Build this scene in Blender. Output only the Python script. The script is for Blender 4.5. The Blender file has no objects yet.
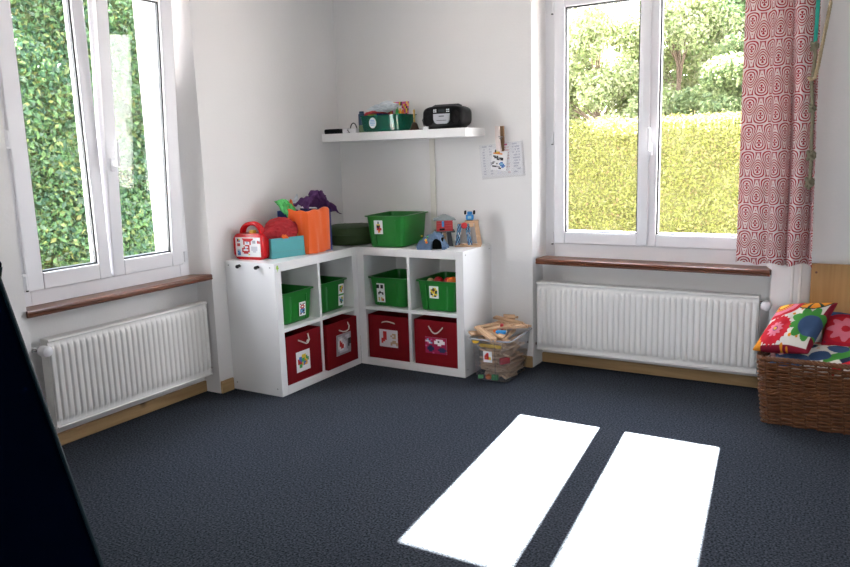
import bpy, bmesh, math, random
import numpy as np
from mathutils import Vector, Matrix, Euler, noise
R = random.Random(7)
S = bpy.context.scene
COL = S.collection
PI = math.pi

# ------------------------------------------------------------------ materials
def mat(name, col, rough=0.5, var=0.06, scale=30, bump=0.0, bscale=200, metal=0.0, spec=0.4, coat=0.0, sheen=0.0):
    m = bpy.data.materials.new(name); m.use_nodes = True
    nt = m.node_tree; b = nt.nodes['Principled BSDF']
    b.inputs['Roughness'].default_value = rough; b.inputs['Metallic'].default_value = metal
    b.inputs['Specular IOR Level'].default_value = spec
    b.inputs['Coat Weight'].default_value = coat
    b.inputs['Sheen Weight'].default_value = sheen
    tc = nt.nodes.new('ShaderNodeTexCoord')
    n = nt.nodes.new('ShaderNodeTexNoise'); n.inputs['Scale'].default_value = scale; n.inputs['Detail'].default_value = 3
    nt.links.new(tc.outputs['Object'], n.inputs['Vector'])
    mx = nt.nodes.new('ShaderNodeMix'); mx.data_type = 'RGBA'
    mx.inputs[6].default_value = (*[max(0, c*(1-var)) for c in col], 1)
    mx.inputs[7].default_value = (*[min(1, c*(1+var)) for c in col], 1)
    nt.links.new(n.outputs['Fac'], mx.inputs[0]); nt.links.new(mx.outputs[2], b.inputs['Base Color'])
    if bump:
        n2 = nt.nodes.new('ShaderNodeTexNoise'); n2.inputs['Scale'].default_value = bscale; n2.inputs['Detail'].default_value = 4
        nt.links.new(tc.outputs['Object'], n2.inputs['Vector'])
        bp = nt.nodes.new('ShaderNodeBump'); bp.inputs['Strength'].default_value = bump; bp.inputs['Distance'].default_value = 0.005
        nt.links.new(n2.outputs['Fac'], bp.inputs['Height']); nt.links.new(bp.outputs['Normal'], b.inputs['Normal'])
    return m

def wood(name, c1, c2, axis='X', scale=12, rough=0.4, dist=2.5, knots=None):
    m = bpy.data.materials.new(name); m.use_nodes = True
    nt = m.node_tree; b = nt.nodes['Principled BSDF']; b.inputs['Roughness'].default_value = rough
    tc = nt.nodes.new('ShaderNodeTexCoord'); mp = nt.nodes.new('ShaderNodeMapping')
    s = [scale]*3; s['XYZ'.index(axis)] = scale*0.07; mp.inputs['Scale'].default_value = s
    nt.links.new(tc.outputs['Object'], mp.inputs['Vector'])
    n = nt.nodes.new('ShaderNodeTexNoise'); n.inputs['Scale'].default_value = 3; n.inputs['Detail'].default_value = 6; n.inputs['Distortion'].default_value = dist
    nt.links.new(mp.outputs['Vector'], n.inputs['Vector'])
    r = nt.nodes.new('ShaderNodeValToRGB'); r.color_ramp.elements[0].color = (*c1, 1); r.color_ramp.elements[1].color = (*c2, 1)
    r.color_ramp.elements[0].position = .3; r.color_ramp.elements[1].position = .7
    nt.links.new(n.outputs['Fac'], r.inputs['Fac'])
    out = r.outputs['Color']
    if knots:
        v = nt.nodes.new('ShaderNodeTexVoronoi'); v.inputs['Scale'].default_value = knots
        nt.links.new(tc.outputs['Object'], v.inputs['Vector'])
        rr = nt.nodes.new('ShaderNodeValToRGB'); rr.color_ramp.elements[0].position = .05; rr.color_ramp.elements[1].position = .13
        rr.color_ramp.elements[0].color = (1, 1, 1, 1); rr.color_ramp.elements[1].color = (0, 0, 0, 1)
        nt.links.new(v.outputs['Distance'], rr.inputs['Fac'])
        mx = nt.nodes.new('ShaderNodeMix'); mx.data_type = 'RGBA'; mx.inputs[7].default_value = (*[c*.35 for c in c1], 1)
        nt.links.new(rr.outputs['Color'], mx.inputs[0]); nt.links.new(out, mx.inputs[6]); out = mx.outputs[2]
    nt.links.new(out, b.inputs['Base Color'])
    return m

def attr_mat(name, rough=0.6, translucent=0.0, bump=0.0):
    m = bpy.data.materials.new(name); m.use_nodes = True
    nt = m.node_tree; b = nt.nodes['Principled BSDF']; b.inputs['Roughness'].default_value = rough
    b.inputs['Specular IOR Level'].default_value = 0.25
    a = nt.nodes.new('ShaderNodeAttribute'); a.attribute_name = 'pigment'
    nt.links.new(a.outputs['Color'], b.inputs['Base Color'])
    if bump:
        n2 = nt.nodes.new('ShaderNodeTexNoise'); n2.inputs['Scale'].default_value = 300
        bp = nt.nodes.new('ShaderNodeBump'); bp.inputs['Strength'].default_value = bump; bp.inputs['Distance'].default_value = 0.004
        tc = nt.nodes.new('ShaderNodeTexCoord'); nt.links.new(tc.outputs['Object'], n2.inputs['Vector'])
        nt.links.new(n2.outputs['Fac'], bp.inputs['Height']); nt.links.new(bp.outputs['Normal'], b.inputs['Normal'])
    if translucent:
        t = nt.nodes.new('ShaderNodeBsdfTranslucent'); nt.links.new(a.outputs['Color'], t.inputs['Color'])
        x = nt.nodes.new('ShaderNodeMixShader'); x.inputs[0].default_value = translucent
        nt.links.new(b.outputs[0], x.inputs[1]); nt.links.new(t.outputs[0], x.inputs[2])
        nt.links.new(x.outputs[0], nt.nodes['Material Output'].inputs[0])
    return m

def clear_mat(name, tint, refl=0.5, haze=0.0, haze_col=(.8, .85, .9)):
    m = bpy.data.materials.new(name); m.use_nodes = True
    nt = m.node_tree; nt.nodes.remove(nt.nodes['Principled BSDF'])
    out = nt.nodes['Material Output']
    tr = nt.nodes.new('ShaderNodeBsdfTransparent')
    ns = nt.nodes.new('ShaderNodeTexNoise'); ns.inputs['Scale'].default_value = 4
    mc = nt.nodes.new('ShaderNodeMix'); mc.data_type = 'RGBA'
    mc.inputs[6].default_value = (*[c*.99 for c in tint], 1); mc.inputs[7].default_value = (*tint, 1)
    nt.links.new(ns.outputs['Fac'], mc.inputs[0]); nt.links.new(mc.outputs[2], tr.inputs['Color'])
    gl = nt.nodes.new('ShaderNodeBsdfGlossy'); gl.inputs['Roughness'].default_value = 0.02
    ge = nt.nodes.new('ShaderNodeNewGeometry'); dt = nt.nodes.new('ShaderNodeVectorMath'); dt.operation = 'DOT_PRODUCT'
    nt.links.new(ge.outputs['Normal'], dt.inputs[0]); nt.links.new(ge.outputs['Incoming'], dt.inputs[1])
    def mth(op, *a):
        n = nt.nodes.new('ShaderNodeMath'); n.operation = op
        for i, v in enumerate(a):
            if isinstance(v, (int, float)): n.inputs[i].default_value = v
            else: nt.links.new(v, n.inputs[i])
        return n.outputs[0]
    sch = mth('POWER', mth('SUBTRACT', 1.0, mth('ABSOLUTE', dt.outputs['Value'])), 5.0)     # Schlick reflectance of a thin sheet
    mu = mth('MULTIPLY', mth('ADD', .04, mth('MULTIPLY', sch, .96)), refl)
    x = nt.nodes.new('ShaderNodeMixShader'); nt.links.new(mu, x.inputs[0])
    base = tr.outputs[0]
    if haze:
        d = nt.nodes.new('ShaderNodeBsdfDiffuse'); d.inputs['Color'].default_value = (*haze_col, 1)
        h = nt.nodes.new('ShaderNodeMixShader'); h.inputs[0].default_value = haze
        nt.links.new(tr.outputs[0], h.inputs[1]); nt.links.new(d.outputs[0], h.inputs[2]); base = h.outputs[0]
    nt.links.new(base, x.inputs[1]); nt.links.new(gl.outputs[0], x.inputs[2]); nt.links.new(x.outputs[0], out.inputs[0])
    return m

M = dict(
    wall=mat('white_plaster', (.80, .79, .775), .9, .02, 3, bump=.25, bscale=90, spec=.2),
    rear=mat('dimmed_rear_wall', (.50, .46, .42), .8, .1, 8),  # unseen rear wall, toned down to cut the fill light from behind
    ceil=mat('ceiling_paint', (.8, .8, .78), .9, .02, 3),
    pvc=mat('white_window_plastic', (.80, .80, .82), .35, .01, 5),
    gasket=mat('dark_gasket', (.02, .025, .025), .6),
    sill=wood('brown_varnished_sill', (.065, .020, .009), (.165, .055, .023), 'X', 14, .35),
    sill_y=wood('brown_varnished_sill_side', (.065, .020, .009), (.165, .055, .023), 'Y', 14, .35),
    base=wood('pale_skirting_wood', (.34, .205, .085), (.45, .30, .14), 'X', 9, .55, 1.5, 4),
    base_y=wood('pale_skirting_wood_side', (.34, .205, .085), (.45, .30, .14), 'Y', 9, .55, 1.5, 4),
    pine=wood('pine_board_wood', (.33, .165, .048), (.43, .235, .08), 'Z', 7, .45, 1.2, 4.5),
    rad=mat('radiator_enamel', (.80, .79, .76), .35, .01, 5),
    grey=mat('grey_metal', (.35, .35, .34), .4, metal=.6),
    chrome=mat('chrome', (.6, .6, .6), .2, metal=1),
    white=mat('white_laminate', (.76, .76, .75), .3, .01, 6),
    black=mat('black_plastic', (.005, .005, .006), .4, spec=.12),
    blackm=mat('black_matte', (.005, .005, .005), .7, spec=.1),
    green=mat('green_bin_plastic', (.011, .165, .020), .28, .05, 8),
    red=mat('red_box_fabric', (.175, .004, .008), .85, .1, 200, bump=.2, bscale=500, spec=.15),
    inside_shade=mat('box_inside_shade', (.02, .012, .012), .9),  # near-black colour standing for shade inside the open boxes
    rope=mat('white_cord', (.62, .58, .50), .8, .15, 300, bump=.4, bscale=400),
    case=mat('glossy_red_plastic', (.50, .008, .012), .22, .04, 8),
    teal=mat('turquoise_cardboard', (.075, .34, .36), .6, .04, 60),
    tealdark=mat('turquoise_shadow_cardboard', (.10, .30, .30), .7, .04, 60),
    tulle=mat('red_tulle', (.30, .007, .012), .8, .25, 40, bump=.25, bscale=60),
    orange=mat('orange_towel', (.72, .105, .008), .85, .08, 150, bump=.5, bscale=350, sheen=.3),
    blue=mat('navy_blue_fabric', (.012, .03, .16), .8, .1, 100, bump=.2, bscale=400),
    purple=mat('purple_cloth', (.085, .024, .115), .85, .12, 60, bump=.3, bscale=300),
    lime=mat('green_cloth', (.10, .50, .14), .85, .1, 60),
    yellow=mat('yellow_green_cloth', (.55, .60, .08), .85, .1, 60),
    orangecloth=mat('orange_felt', (.70, .13, .02), .85, .1, 60),
    palecloth=mat('pale_blue_white_cloth', (.62, .68, .72), .85, .05, 60),
    olive=mat('olive_nylon', (.028, .055, .013), .65, .15, 40, bump=.2, bscale=80),
    rock=mat('blue_grey_rock', (.070, .120, .20), .75, .3, 60, bump=.4, bscale=90),
    toyred=mat('toy_red_paint', (.42, .015, .02), .4, .05, 30),
    toygrey=mat('toy_dark_grey', (.055, .06, .065), .55, .15, 50),
    toyroof=mat('toy_grey_roof', (.20, .23, .24), .6, .1, 50),
    toyblue=mat('toy_blue_paint', (.03, .26, .62), .35),
    toygreen=mat('toy_green_paint', (.03, .26, .06), .4),
    toyorange=mat('toy_orange_paint', (.72, .17, .02), .4),
    toyyellow=mat('toy_yellow_paint', (.75, .46, .04), .4),
    beech=wood('beech_toy_wood', (.46, .28, .155), (.62, .42, .26), 'X', 20, .5, 1),
    navy=mat('navy_vinyl', (.0004, .0013, .005), .7, .15, 6, bump=.1, bscale=20, spec=.0),
    tealedge=mat('teal_piping', (.003, .014, .020), .45, .1, 10, spec=.2),
    brass=mat('brass', (.45, .28, .09), .35, metal=.7),
    bellwood=mat('dark_brown_bell', (.06, .028, .014), .4),
    silver=mat('silver_plastic', (.30, .31, .34), .3, metal=.3),
    glassdark=mat('display_dark', (.03, .035, .04), .15),
    wicker=mat('brown_wicker', (.135, .048, .016), .42, .75, 28, bump=.3, bscale=200),
    wickerd=mat('dark_wicker_stake', (.085, .034, .014), .6, .3, 40),
    cream=mat('cream_cable_duct', (.70, .69, .62), .5, .02, 8),
    pegpale=wood('pale_peg_wood', (.76, .66, .62), (.84, .75, .71), 'Z', 20, .6, .5),
    pegbrown=wood('brown_peg_wood', (.24, .13, .06), (.32, .19, .09), 'Z', 20, .6, .5),
    hemp=mat('beige_rope', (.40, .32, .20), .9, .3, 150, bump=.8, bscale=220),
    hempd=mat('olive_grey_rope', (.20, .18, .12), .9, .3, 150, bump=.8, bscale=220),
    strap=mat('turquoise_strap', (.02, .36, .27), .7, .08, 80),
    brown=mat('brown_plug', (.13, .05, .03), .5),
    pipe=mat('painted_pipe', (.78, .76, .72), .35, .01, 8),
    bark=mat('bark', (.10, .07, .05), .9, .3, 20),
    leaf=attr_mat('leaf', .5, .5),
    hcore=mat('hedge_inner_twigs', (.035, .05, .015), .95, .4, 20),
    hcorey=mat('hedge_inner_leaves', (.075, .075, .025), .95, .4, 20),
    print=attr_mat('printed_card', .45),
    cotton=attr_mat('printed_cotton', .9, 0, .15),
    glass=clear_mat('window_glass', (.97, .985, .98), .6),
    clearbox=clear_mat('clear_plastic', (.96, .97, .985), 1.2, .035),
    tealtub=clear_mat('teal_translucent_plastic', (.10, .52, .40), .8, .35, (.01, .23, .15)),
    sleeve=clear_mat('clear_sleeve', (.985, .985, .99), .5, .03),
    ext=mat('outside_render', (.82, .80, .78), .9, .03, 3),
    ground=mat('neutral_bounce_ground', (.30, .26, .25), .95, .3, 6),  # unseen ground, made grey to keep green bounce light off the ceiling
    rooft=mat('dark_roof_slate', (.10, .11, .14), .8, .1, 10),
)

# carpet: short-pile blue grey with fine speckle
def carpet():
    m = bpy.data.materials.new('blue_grey_carpet'); m.use_nodes = True
    nt = m.node_tree; b = nt.nodes['Principled BSDF']; b.inputs['Roughness'].default_value = .95; b.inputs['Specular IOR Level'].default_value = .1
    tc = nt.nodes.new('ShaderNodeTexCoord')
    n = nt.nodes.new('ShaderNodeTexNoise'); n.inputs['Scale'].default_value = 120; n.inputs['Detail'].default_value = 3
    n3 = nt.nodes.new('ShaderNodeTexNoise'); n3.inputs['Scale'].default_value = 2.2; n3.inputs['Detail'].default_value = 4
    for q in (n, n3): nt.links.new(tc.outputs['Object'], q.inputs['Vector'])
    r = nt.nodes.new('ShaderNodeValToRGB')
    e = r.color_ramp.elements; e[0].position = .36; e[1].position = .66
    e[0].color = (.008, .010, .013, 1); e[1].color = (.062, .072, .092, 1)
    nt.links.new(n.outputs['Fac'], r.inputs['Fac'])
    mx = nt.nodes.new('ShaderNodeMix'); mx.data_type = 'RGBA'; mx.blend_type = 'MULTIPLY'; mx.inputs[0].default_value = .25
    nt.links.new(r.outputs['Color'], mx.inputs[6]); nt.links.new(n3.outputs['Fac'], mx.inputs[7])
    nt.links.new(mx.outputs[2], b.inputs['Base Color'])
    bp = nt.nodes.new('ShaderNodeBump'); bp.inputs['Strength'].default_value = .3; bp.inputs['Distance'].default_value = .003
    nt.links.new(n.outputs['Fac'], bp.inputs['Height']); nt.links.new(bp.outputs['Normal'], b.inputs['Normal'])
    return m
M['carpet'] = carpet()

# curtain print: alternating outlined pears with a four-petal flower
def curtain_mat():
    m = bpy.data.materials.new('red_white_ogee_cotton'); m.use_nodes = True
    nt = m.node_tree; L = nt.links; b = nt.nodes['Principled BSDF']
    b.inputs['Roughness'].default_value = .9; b.inputs['Specular IOR Level'].default_value = .1
    def F(op, a, c=None, d=None):
        n = nt.nodes.new('ShaderNodeMath'); n.operation = op
        for i, v in enumerate((a, c, d)):
            if v is None: continue
            if isinstance(v, (int, float)): n.inputs[i].default_value = v
            else: L.new(v, n.inputs[i])
        return n.outputs[0]
    uv = nt.nodes.new('ShaderNodeUVMap'); sp = nt.nodes.new('ShaderNodeSeparateXYZ'); L.new(uv.outputs[0], sp.inputs[0])
    u, v = sp.outputs[0], sp.outputs[1]
    P, Q = .104, .137
    def lattice(ou, ov, s):
        x = F('MULTIPLY', F('SUBTRACT', F('FRACT', F('ADD', F('DIVIDE', u, P), ou)), .5), P)
        y = F('MULTIPLY', F('SUBTRACT', F('FRACT', F('ADD', F('DIVIDE', v, Q), ov)), .5), Q)
        w = F('ADD', 1.0, F('MULTIPLY', y, s*10.0))        # pear: narrower to one end
        xx = F('MULTIPLY', x, w)
        d = F('SQRT', F('ADD', F('MULTIPLY', xx, xx), F('MULTIPLY', F('MULTIPLY', y, y), .52)))
        return d, x, y
    d1, x1, y1 = lattice(0, 0, -1); d2, x2, y2 = lattice(.5, .40, 1)
    d = F('MINIMUM', d1, d2); first = F('LESS_THAN', d1, d2)
    def sel(a, c): return F('ADD', F('MULTIPLY', a, first), F('MULTIPLY', c, F('SUBTRACT', 1.0, first)))
    x, y = sel(x1, x2), sel(y1, y2)
    ang = F('COSINE', F('MULTIPLY', F('ARCTAN2', y, x), 4.0))
    petal = F('MULTIPLY', F('LESS_THAN', d, .0115), F('GREATER_THAN', ang, -.35))
    rings = nt.nodes.new('ShaderNodeValToRGB'); cr = rings.color_ramp; cr.interpolation = 'CONSTANT'
    L.new(F('MULTIPLY', d, 20.0), rings.inputs['Fac'])
    stops = [(0, 0), (.0165, 1), (.0205, 0), (.0255, 1), (.0295, 0), (.0345, 1), (.0380, 0), (.0450, 1)]
    while len(cr.elements) < len(stops): cr.elements.new(.5)
    for e, (p, k) in zip(cr.elements, stops): e.position = p*20; e.color = (k, k, k, 1)
    k = F('MAXIMUM', rings.outputs['Color'], petal)
    mx = nt.nodes.new('ShaderNodeMix'); mx.data_type = 'RGBA'
    mx.inputs[6].default_value = (.76, .66, .64, 1); mx.inputs[7].default_value = (.36, .018, .03, 1)
    L.new(k, mx.inputs[0]); L.new(mx.outputs[2], b.inputs['Base Color'])
    t = nt.nodes.new('ShaderNodeBsdfTranslucent'); L.new(mx.outputs[2], t.inputs['Color'])
    s = nt.nodes.new('ShaderNodeMixShader'); s.inputs[0].default_value = .25
    L.new(b.outputs[0], s.inputs[1]); L.new(t.outputs[0], s.inputs[2]); L.new(s.outputs[0], nt.nodes['Material Output'].inputs[0])
    return m
M['curtain'] = curtain_mat()

# ------------------------------------------------------------------ mesh helpers
def NB(): return bmesh.new()
def box(bm, x0, x1, y0, y1, z0, z1, bev=0.0, seg=2, mtx=None):
    r = bmesh.ops.create_cube(bm, size=1)
    vs = r['verts']
    bmesh.ops.scale(bm, vec=(x1-x0, y1-y0, z1-z0), verts=vs)
    bmesh.ops.translate(bm, vec=((x0+x1)/2, (y0+y1)/2, (z0+z1)/2), verts=vs)
    if bev:
        es = list({e for v in vs for e in v.link_edges})
        g = bmesh.ops.bevel(bm, geom=es, offset=bev, segments=seg, profile=.5, affect='EDGES')
        vs = list({v for f in g['faces'] for v in f.verts} | {v for v in vs if v.is_valid})
    if mtx is not None: bmesh.ops.transform(bm, matrix=mtx, verts=[v for v in vs if v.is_valid])
    return vs
def prism(bm, pts, axis, a, b):
    """polygon pts in the two other axes, extruded along axis from a to b"""
    def V(p, t):
        if axis == 'z': return (p[0], p[1], t)
        if axis == 'y': return (p[0], t, p[1])
        return (t, p[0], p[1])
    lo = [bm.verts.new(V(p, a)) for p in pts]; hi = [bm.verts.new(V(p, b)) for p in pts]
    n = len(pts)
    bm.faces.new(lo); bm.faces.new(hi[::-1])
    for i in range(n): bm.faces.new((lo[i], hi[i], hi[(i+1) % n], lo[(i+1) % n]))
    return lo+hi
def tube(bm, path, r, n=8, cap=True):
    path = [Vector(p) for p in path]; rr = r if isinstance(r, (list, tuple)) else [r]*len(path)
    rings = []; up = Vector((0, 0, 1))
    t0 = (path[1]-path[0]).normalized()
    a = t0.cross(up)
    if a.length < 1e-3: a = t0.cross(Vector((1, 0, 0)))
    a.normalize()
    for i, p in enumerate(path):
        t = (path[min(i+1, len(path)-1)]-path[max(i-1, 0)]).normalized()
        a = (a-t*a.dot(t)).normalized(); b = t.cross(a)
        rings.append([bm.verts.new(p+(a*math.cos(2*PI*k/n)+b*math.sin(2*PI*k/n))*rr[i]) for k in range(n)])
    for i in range(len(rings)-1):
        for k in range(n): bm.faces.new((rings[i][k], rings[i][(k+1) % n], rings[i+1][(k+1) % n], rings[i+1][k]))
    if cap:
        bm.faces.new(rings[0][::-1]); bm.faces.new(rings[-1])
def lathe(bm, prof, c=(0, 0, 0), n=24, axis='z'):
    rings = []
    for r, h in prof:
        ring = []
        for k in range(n):
            a = 2*PI*k/n; x, y = r*math.cos(a), r*math.sin(a)
            p = (x, y, h) if axis == 'z' else ((x, h, y) if axis == 'y' else (h, x, y))
            ring.append(bm.verts.new((c[0]+p[0], c[1]+p[1], c[2]+p[2])))
        rings.append(ring)
    for i in range(len(rings)-1):
        for k in range(n): bm.faces.new((rings[i][k], rings[i][(k+1) % n], rings[i+1][(k+1) % n], rings[i+1][k]))
    bm.faces.new(rings[0][::-1]); bm.faces.new(rings[-1])
def frustum(bm, b0, b1, z0, z1, wall=.003, lip=.0, rad=.03, n=5, ribs=None):
    """open tub: bottom half sizes b0, top half sizes b1, hollow, rounded corners"""
    def ring(hx, hy, z, rd):
        o = []
        for cx, cy, a0 in ((1, 1, 0), (-1, 1, PI/2), (-1, -1, PI), (1, -1, 1.5*PI)):
            for k in range(n):
                a = a0+PI/2*k/(n-1)
                o.append(bm.verts.new((cx*(hx-rd)+rd*math.cos(a), cy*(hy-rd)+rd*math.sin(a), z)))
        return o
    prof = [(b0[0]-.01, b0[1]-.01, z0), (b0[0], b0[1], z0+.008)]
    for t in (.33, .66, 1.0):
        prof.append((b0[0]+(b1[0]-b0[0])*t, b0[1]+(b1[1]-b0[1])*t, z0+(z1-z0)*t-(lip*.6 if t == 1 else 0)))
    if lip:
        prof += [(b1[0]+lip, b1[1]+lip, z1-lip*.6), (b1[0]+lip, b1[1]+lip, z1), ]
    prof += [(b1[0]-wall, b1[1]-wall, z1), (b0[0]-wall, b0[1]-wall, z0+.01), (b0[0]-.012, b0[1]-.012, z0+.006)]
    rs = [ring(hx, hy, z, min(rad, hx*.9, hy*.9)) for hx, hy, z in prof]
    N = len(rs[0])
    for i in range(len(rs)-1):
        for k in range(N): bm.faces.new((rs[i][k], rs[i][(k+1) % N], rs[i+1][(k+1) % N], rs[i+1][k]))
    bm.faces.new(rs[0][::-1]); bm.faces.new(rs[-1])
def rounded_rect(hx, hy, r, n=5):
    o = []
    for cx, cy, a0 in ((1, 1, 0), (-1, 1, PI/2), (-1, -1, PI), (1, -1, 1.5*PI)):
        for k in range(n):
            a = a0+PI/2*k/(n-1); o.append((cx*(hx-r)+r*math.cos(a), cy*(hy-r)+r*math.sin(a)))
    return o

def world_origin(o):
    v = Vector((0, 0, 0))
    while o is not None: v = v+Vector(o.location); o = o.parent
    return v
def link(name, me, m, parent=None, local=False, smooth=False):
    o = bpy.data.objects.new(name, me); COL.objects.link(o)
    if m: me.materials.append(m)
    if smooth:
        for p in me.polygons: p.use_smooth = True
    if parent is not None:
        if not local:
            w = world_origin(parent); me.transform(Matrix.Translation(-w))
        o.parent = parent
    else:
        if not local and len(me.vertices):
            a = np.empty(len(me.vertices)*3); me.vertices.foreach_get('co', a); a = a.reshape(-1, 3)
            c = Vector(((a[:, 0].min()+a[:, 0].max())/2, (a[:, 1].min()+a[:, 1].max())/2, a[:, 2].min()))
            me.transform(Matrix.Translation(-c)); o.location = c
    return o
def obj(name, bm, m, parent=None, local=False, smooth=False):
    bmesh.ops.recalc_face_normals(bm, faces=bm.faces[:])
    me = bpy.data.meshes.new(name); bm.to_mesh(me); bm.free()
    o = link(name, me, m, parent, local, smooth)
    if smooth:
        try: me.set_sharp_from_angle(angle=math.radians(38))
        except Exception: pass
    return o
def tag(o, label=None, cat=None, group=None, kind=None):
    if label: o['label'] = label
    if cat: o['category'] = cat
    if group: o['group'] = group
    if kind: o['kind'] = kind
    return o
def thing(name, label, cat, loc, rz=0, group=None):
    o = bpy.data.objects.new(name, None); COL.objects.link(o); o.empty_display_size = .1
    o.location = loc; o.rotation_euler = (0, 0, rz)
    return tag(o, label, cat, group)
def copy_tree(o, parent=None):
    c = o.copy(); COL.objects.link(c)
    if parent is not None: c.parent = parent
    for ch in list(o.children): copy_tree(ch, c)
    return c
def struct(name, bm, m, parent=None, smooth=False):
    o = obj(name, bm, m, parent, smooth=smooth)
    if parent is None: o['kind'] = 'structure'
    return o
def paint(me, cols):
    a = me.color_attributes.new('pigment', 'FLOAT_COLOR', 'POINT')
    a.data.foreach_set('color', np.asarray(cols, dtype=np.float32).ravel())

# picture from a small pixel map, printed on a thin card
PAL = {'.': (.72, .72, .74), 'w': (.80, .80, .80), 'k': (.02, .02, .02), 'r': (.50, .03, .03), 'b': (.05, .16, .45), 'g': (.06, .33, .08),
       'y': (.75, .55, .05), 'o': (.70, .24, .04), 'c': (.20, .45, .65), 'p': (.55, .10, .25), 't': (.50, .36, .22), 's': (.33, .33, .35),
       'n': (.02, .03, .09), 'f': (.70, .52, .52), 'm': (.32, .015, .07), 'l': (.55, .55, .60), 'q': (.69, .70, .79)}
def picture(name, art, parent, o, ux, uy, w, h, thick=.0015, local=False, label=None, rows_sub=2, mask_round=0):
    """card with its lower left at o, width w along ux, height h along uy"""
    ux, uy = Vector(ux).normalized(), Vector(uy).normalized(); nn = ux.cross(uy); o = Vector(o)
    H, Wd = len(art), max(map(len, art)); art = [r.ljust(Wd, '.') for r in art]
    verts = []; faces = []; cols = []
    for j in range(H):
        for i in range(Wd):
            c = PAL[art[H-1-j][i]]; k = len(verts)
            for (a, b) in ((0, 0), (1, 0), (1, 1), (0, 1)):
                verts.append(o+ux*(w*(i+a)/Wd)+uy*(h*(j+b)/H)+nn*thick); cols.append((*c, 1))
            faces.append((k, k+1, k+2, k+3))
    k = len(verts); q = [(0, 0), (w, 0), (w, h), (0, h)]
    for t in (0, thick*.98):
        for a, b in q: verts.append(o+ux*a+uy*b+nn*t); cols.append((.7, .7, .7, 1))
    faces.append((k+3, k+2, k+1, k))
    for i in range(4): faces.append((k+i, k+(i+1) % 4, k+4+(i+1) % 4, k+4+i))
    me = bpy.data.meshes.new(name); me.from_pydata([tuple(v) for v in verts], [], faces); paint(me, cols)
    ob = link(name, me, M['print'], parent, local)
    if label: ob['label'] = label
    return ob

# ------------------------------------------------------------------ room shell
LY0, LY1 = -2.41, -1.290      # left niche in y
BX0, BX1 = 1.467, 2.84       # back niche in x
NT = 2.36                    # niche head
CH = 2.62; XR = 4.7; YR = -6.3; T = .34
bm = NB(); box(bm, -T, XR+.3, YR-.3, T, -.1, 0); struct('floor', bm, M['carpet'])
bm = NB(); box(bm, -T, XR+.3, YR-.3, T, CH, CH+.12); struct('ceiling', bm, M['ceil'])
def wall_left():
    bm = NB()
    box(bm, -T, 0, LY1, T, 0, CH); box(bm, -T, 0, YR-.3, LY0, 0, CH)
    box(bm, -T, 0, LY0, LY1, NT, CH)
    box(bm, -T, -.13, LY0, LY1, 0, .70)                                # parapet behind the radiator
    prism(bm, [(0, LY1), (-.115, LY1-.075), (-.115, LY1)], 'z', .728, NT)   # splayed reveals
    prism(bm, [(0, LY0), (-.115, LY0), (-.115, LY0+.035)], 'z', .728, NT)
    box(bm, -T, -.165, LY1-.1, LY1, .70, NT); box(bm, -T, -.165, LY0, LY0+.03, .70, NT)
    struct('wall_left', bm, M['wall'])
wall_left()
def wall_back():
    bm = NB()
    box(bm, 0, BX0, 0, T, 0, CH); box(bm, BX1, XR+.3, 0, T, 0, CH); box(bm, BX0, BX1, 0, T, NT, CH)
    box(bm, BX0, BX1, .17, T, 0, .675)
    prism(bm, [(BX0, 0), (BX0, .135), (BX0+.040, .135)], 'z', .712, NT)
    prism(bm, [(BX1, 0), (BX1-.04, .135), (BX1, .135)], 'z', .712, NT)
    struct('wall_back', bm, M['wall'])
wall_back()
bm = NB(); box(bm, XR, XR+.3, YR-.3, 0, 0, CH); struct('wall_right', bm, M['wall'])
bm = NB(); box(bm, 0, 3.45, YR-.3, YR, 0, CH); box(bm, 4.45, XR, YR-.3, YR, 0, CH); box(bm, 3.45, 4.45, YR-.3, YR, 0, .85); box(bm, 3.45, 4.45, YR-.3, YR, 2.2, CH)
struct('wall_rear', bm, M['rear'])

def skirting(name, segs, m):
    bm = NB()
    for s in segs: box(bm, *s, bev=.004, seg=1)
    struct(name, bm, m)
skirting('baseboard_left', [(0, .016, LY1+.0, -1.19, 0, .075), (-.13, -.112, LY0, LY1, 0, .066), (0, .016, YR, LY0, 0, .075), (0, .016, -.37, 0, 0, .075)], M['base_y'])
skirting('baseboard_back', [(1.20, BX0, -.016, 0, 0, .075), (BX0, BX1, .15, .17, 0, .064), (BX1, XR, -.016, 0, 0, .075), (0, .37, -.016, 0, 0, .075)], M['base'])

def sill(name, axis, pts, a, b, m):
    bm = NB(); prism(bm, pts, axis, a, b); return struct(name, bm, m, smooth=False)
# moulded nosing profile (depth, height)
def nose(d0, d1, zb, zt, sgn):
    n = []
    n.append((d0, zb)); n.append((d1-sgn*.006, zb)); n.append((d1-sgn*.001, zb+.004)); n.append((d1, zb+.010)); n.append((d1-sgn*.005, zb+.014))
    n.append((d1-sgn*.002, zb+.019)); n.append((d1-sgn*.003, zt-.004)); n.append((d1-sgn*.009, zt)); n.append((d0, zt))
    return n
sill('trim_1', 'y', nose(-.135, .022, .697, .728, 1), LY0-.004, LY1-.012, M['sill_y'])
sill('trim_2', 'x', nose(.14, -.024, .678, .712, -1), BX0+.03, BX1-.006, M['sill'])

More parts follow.
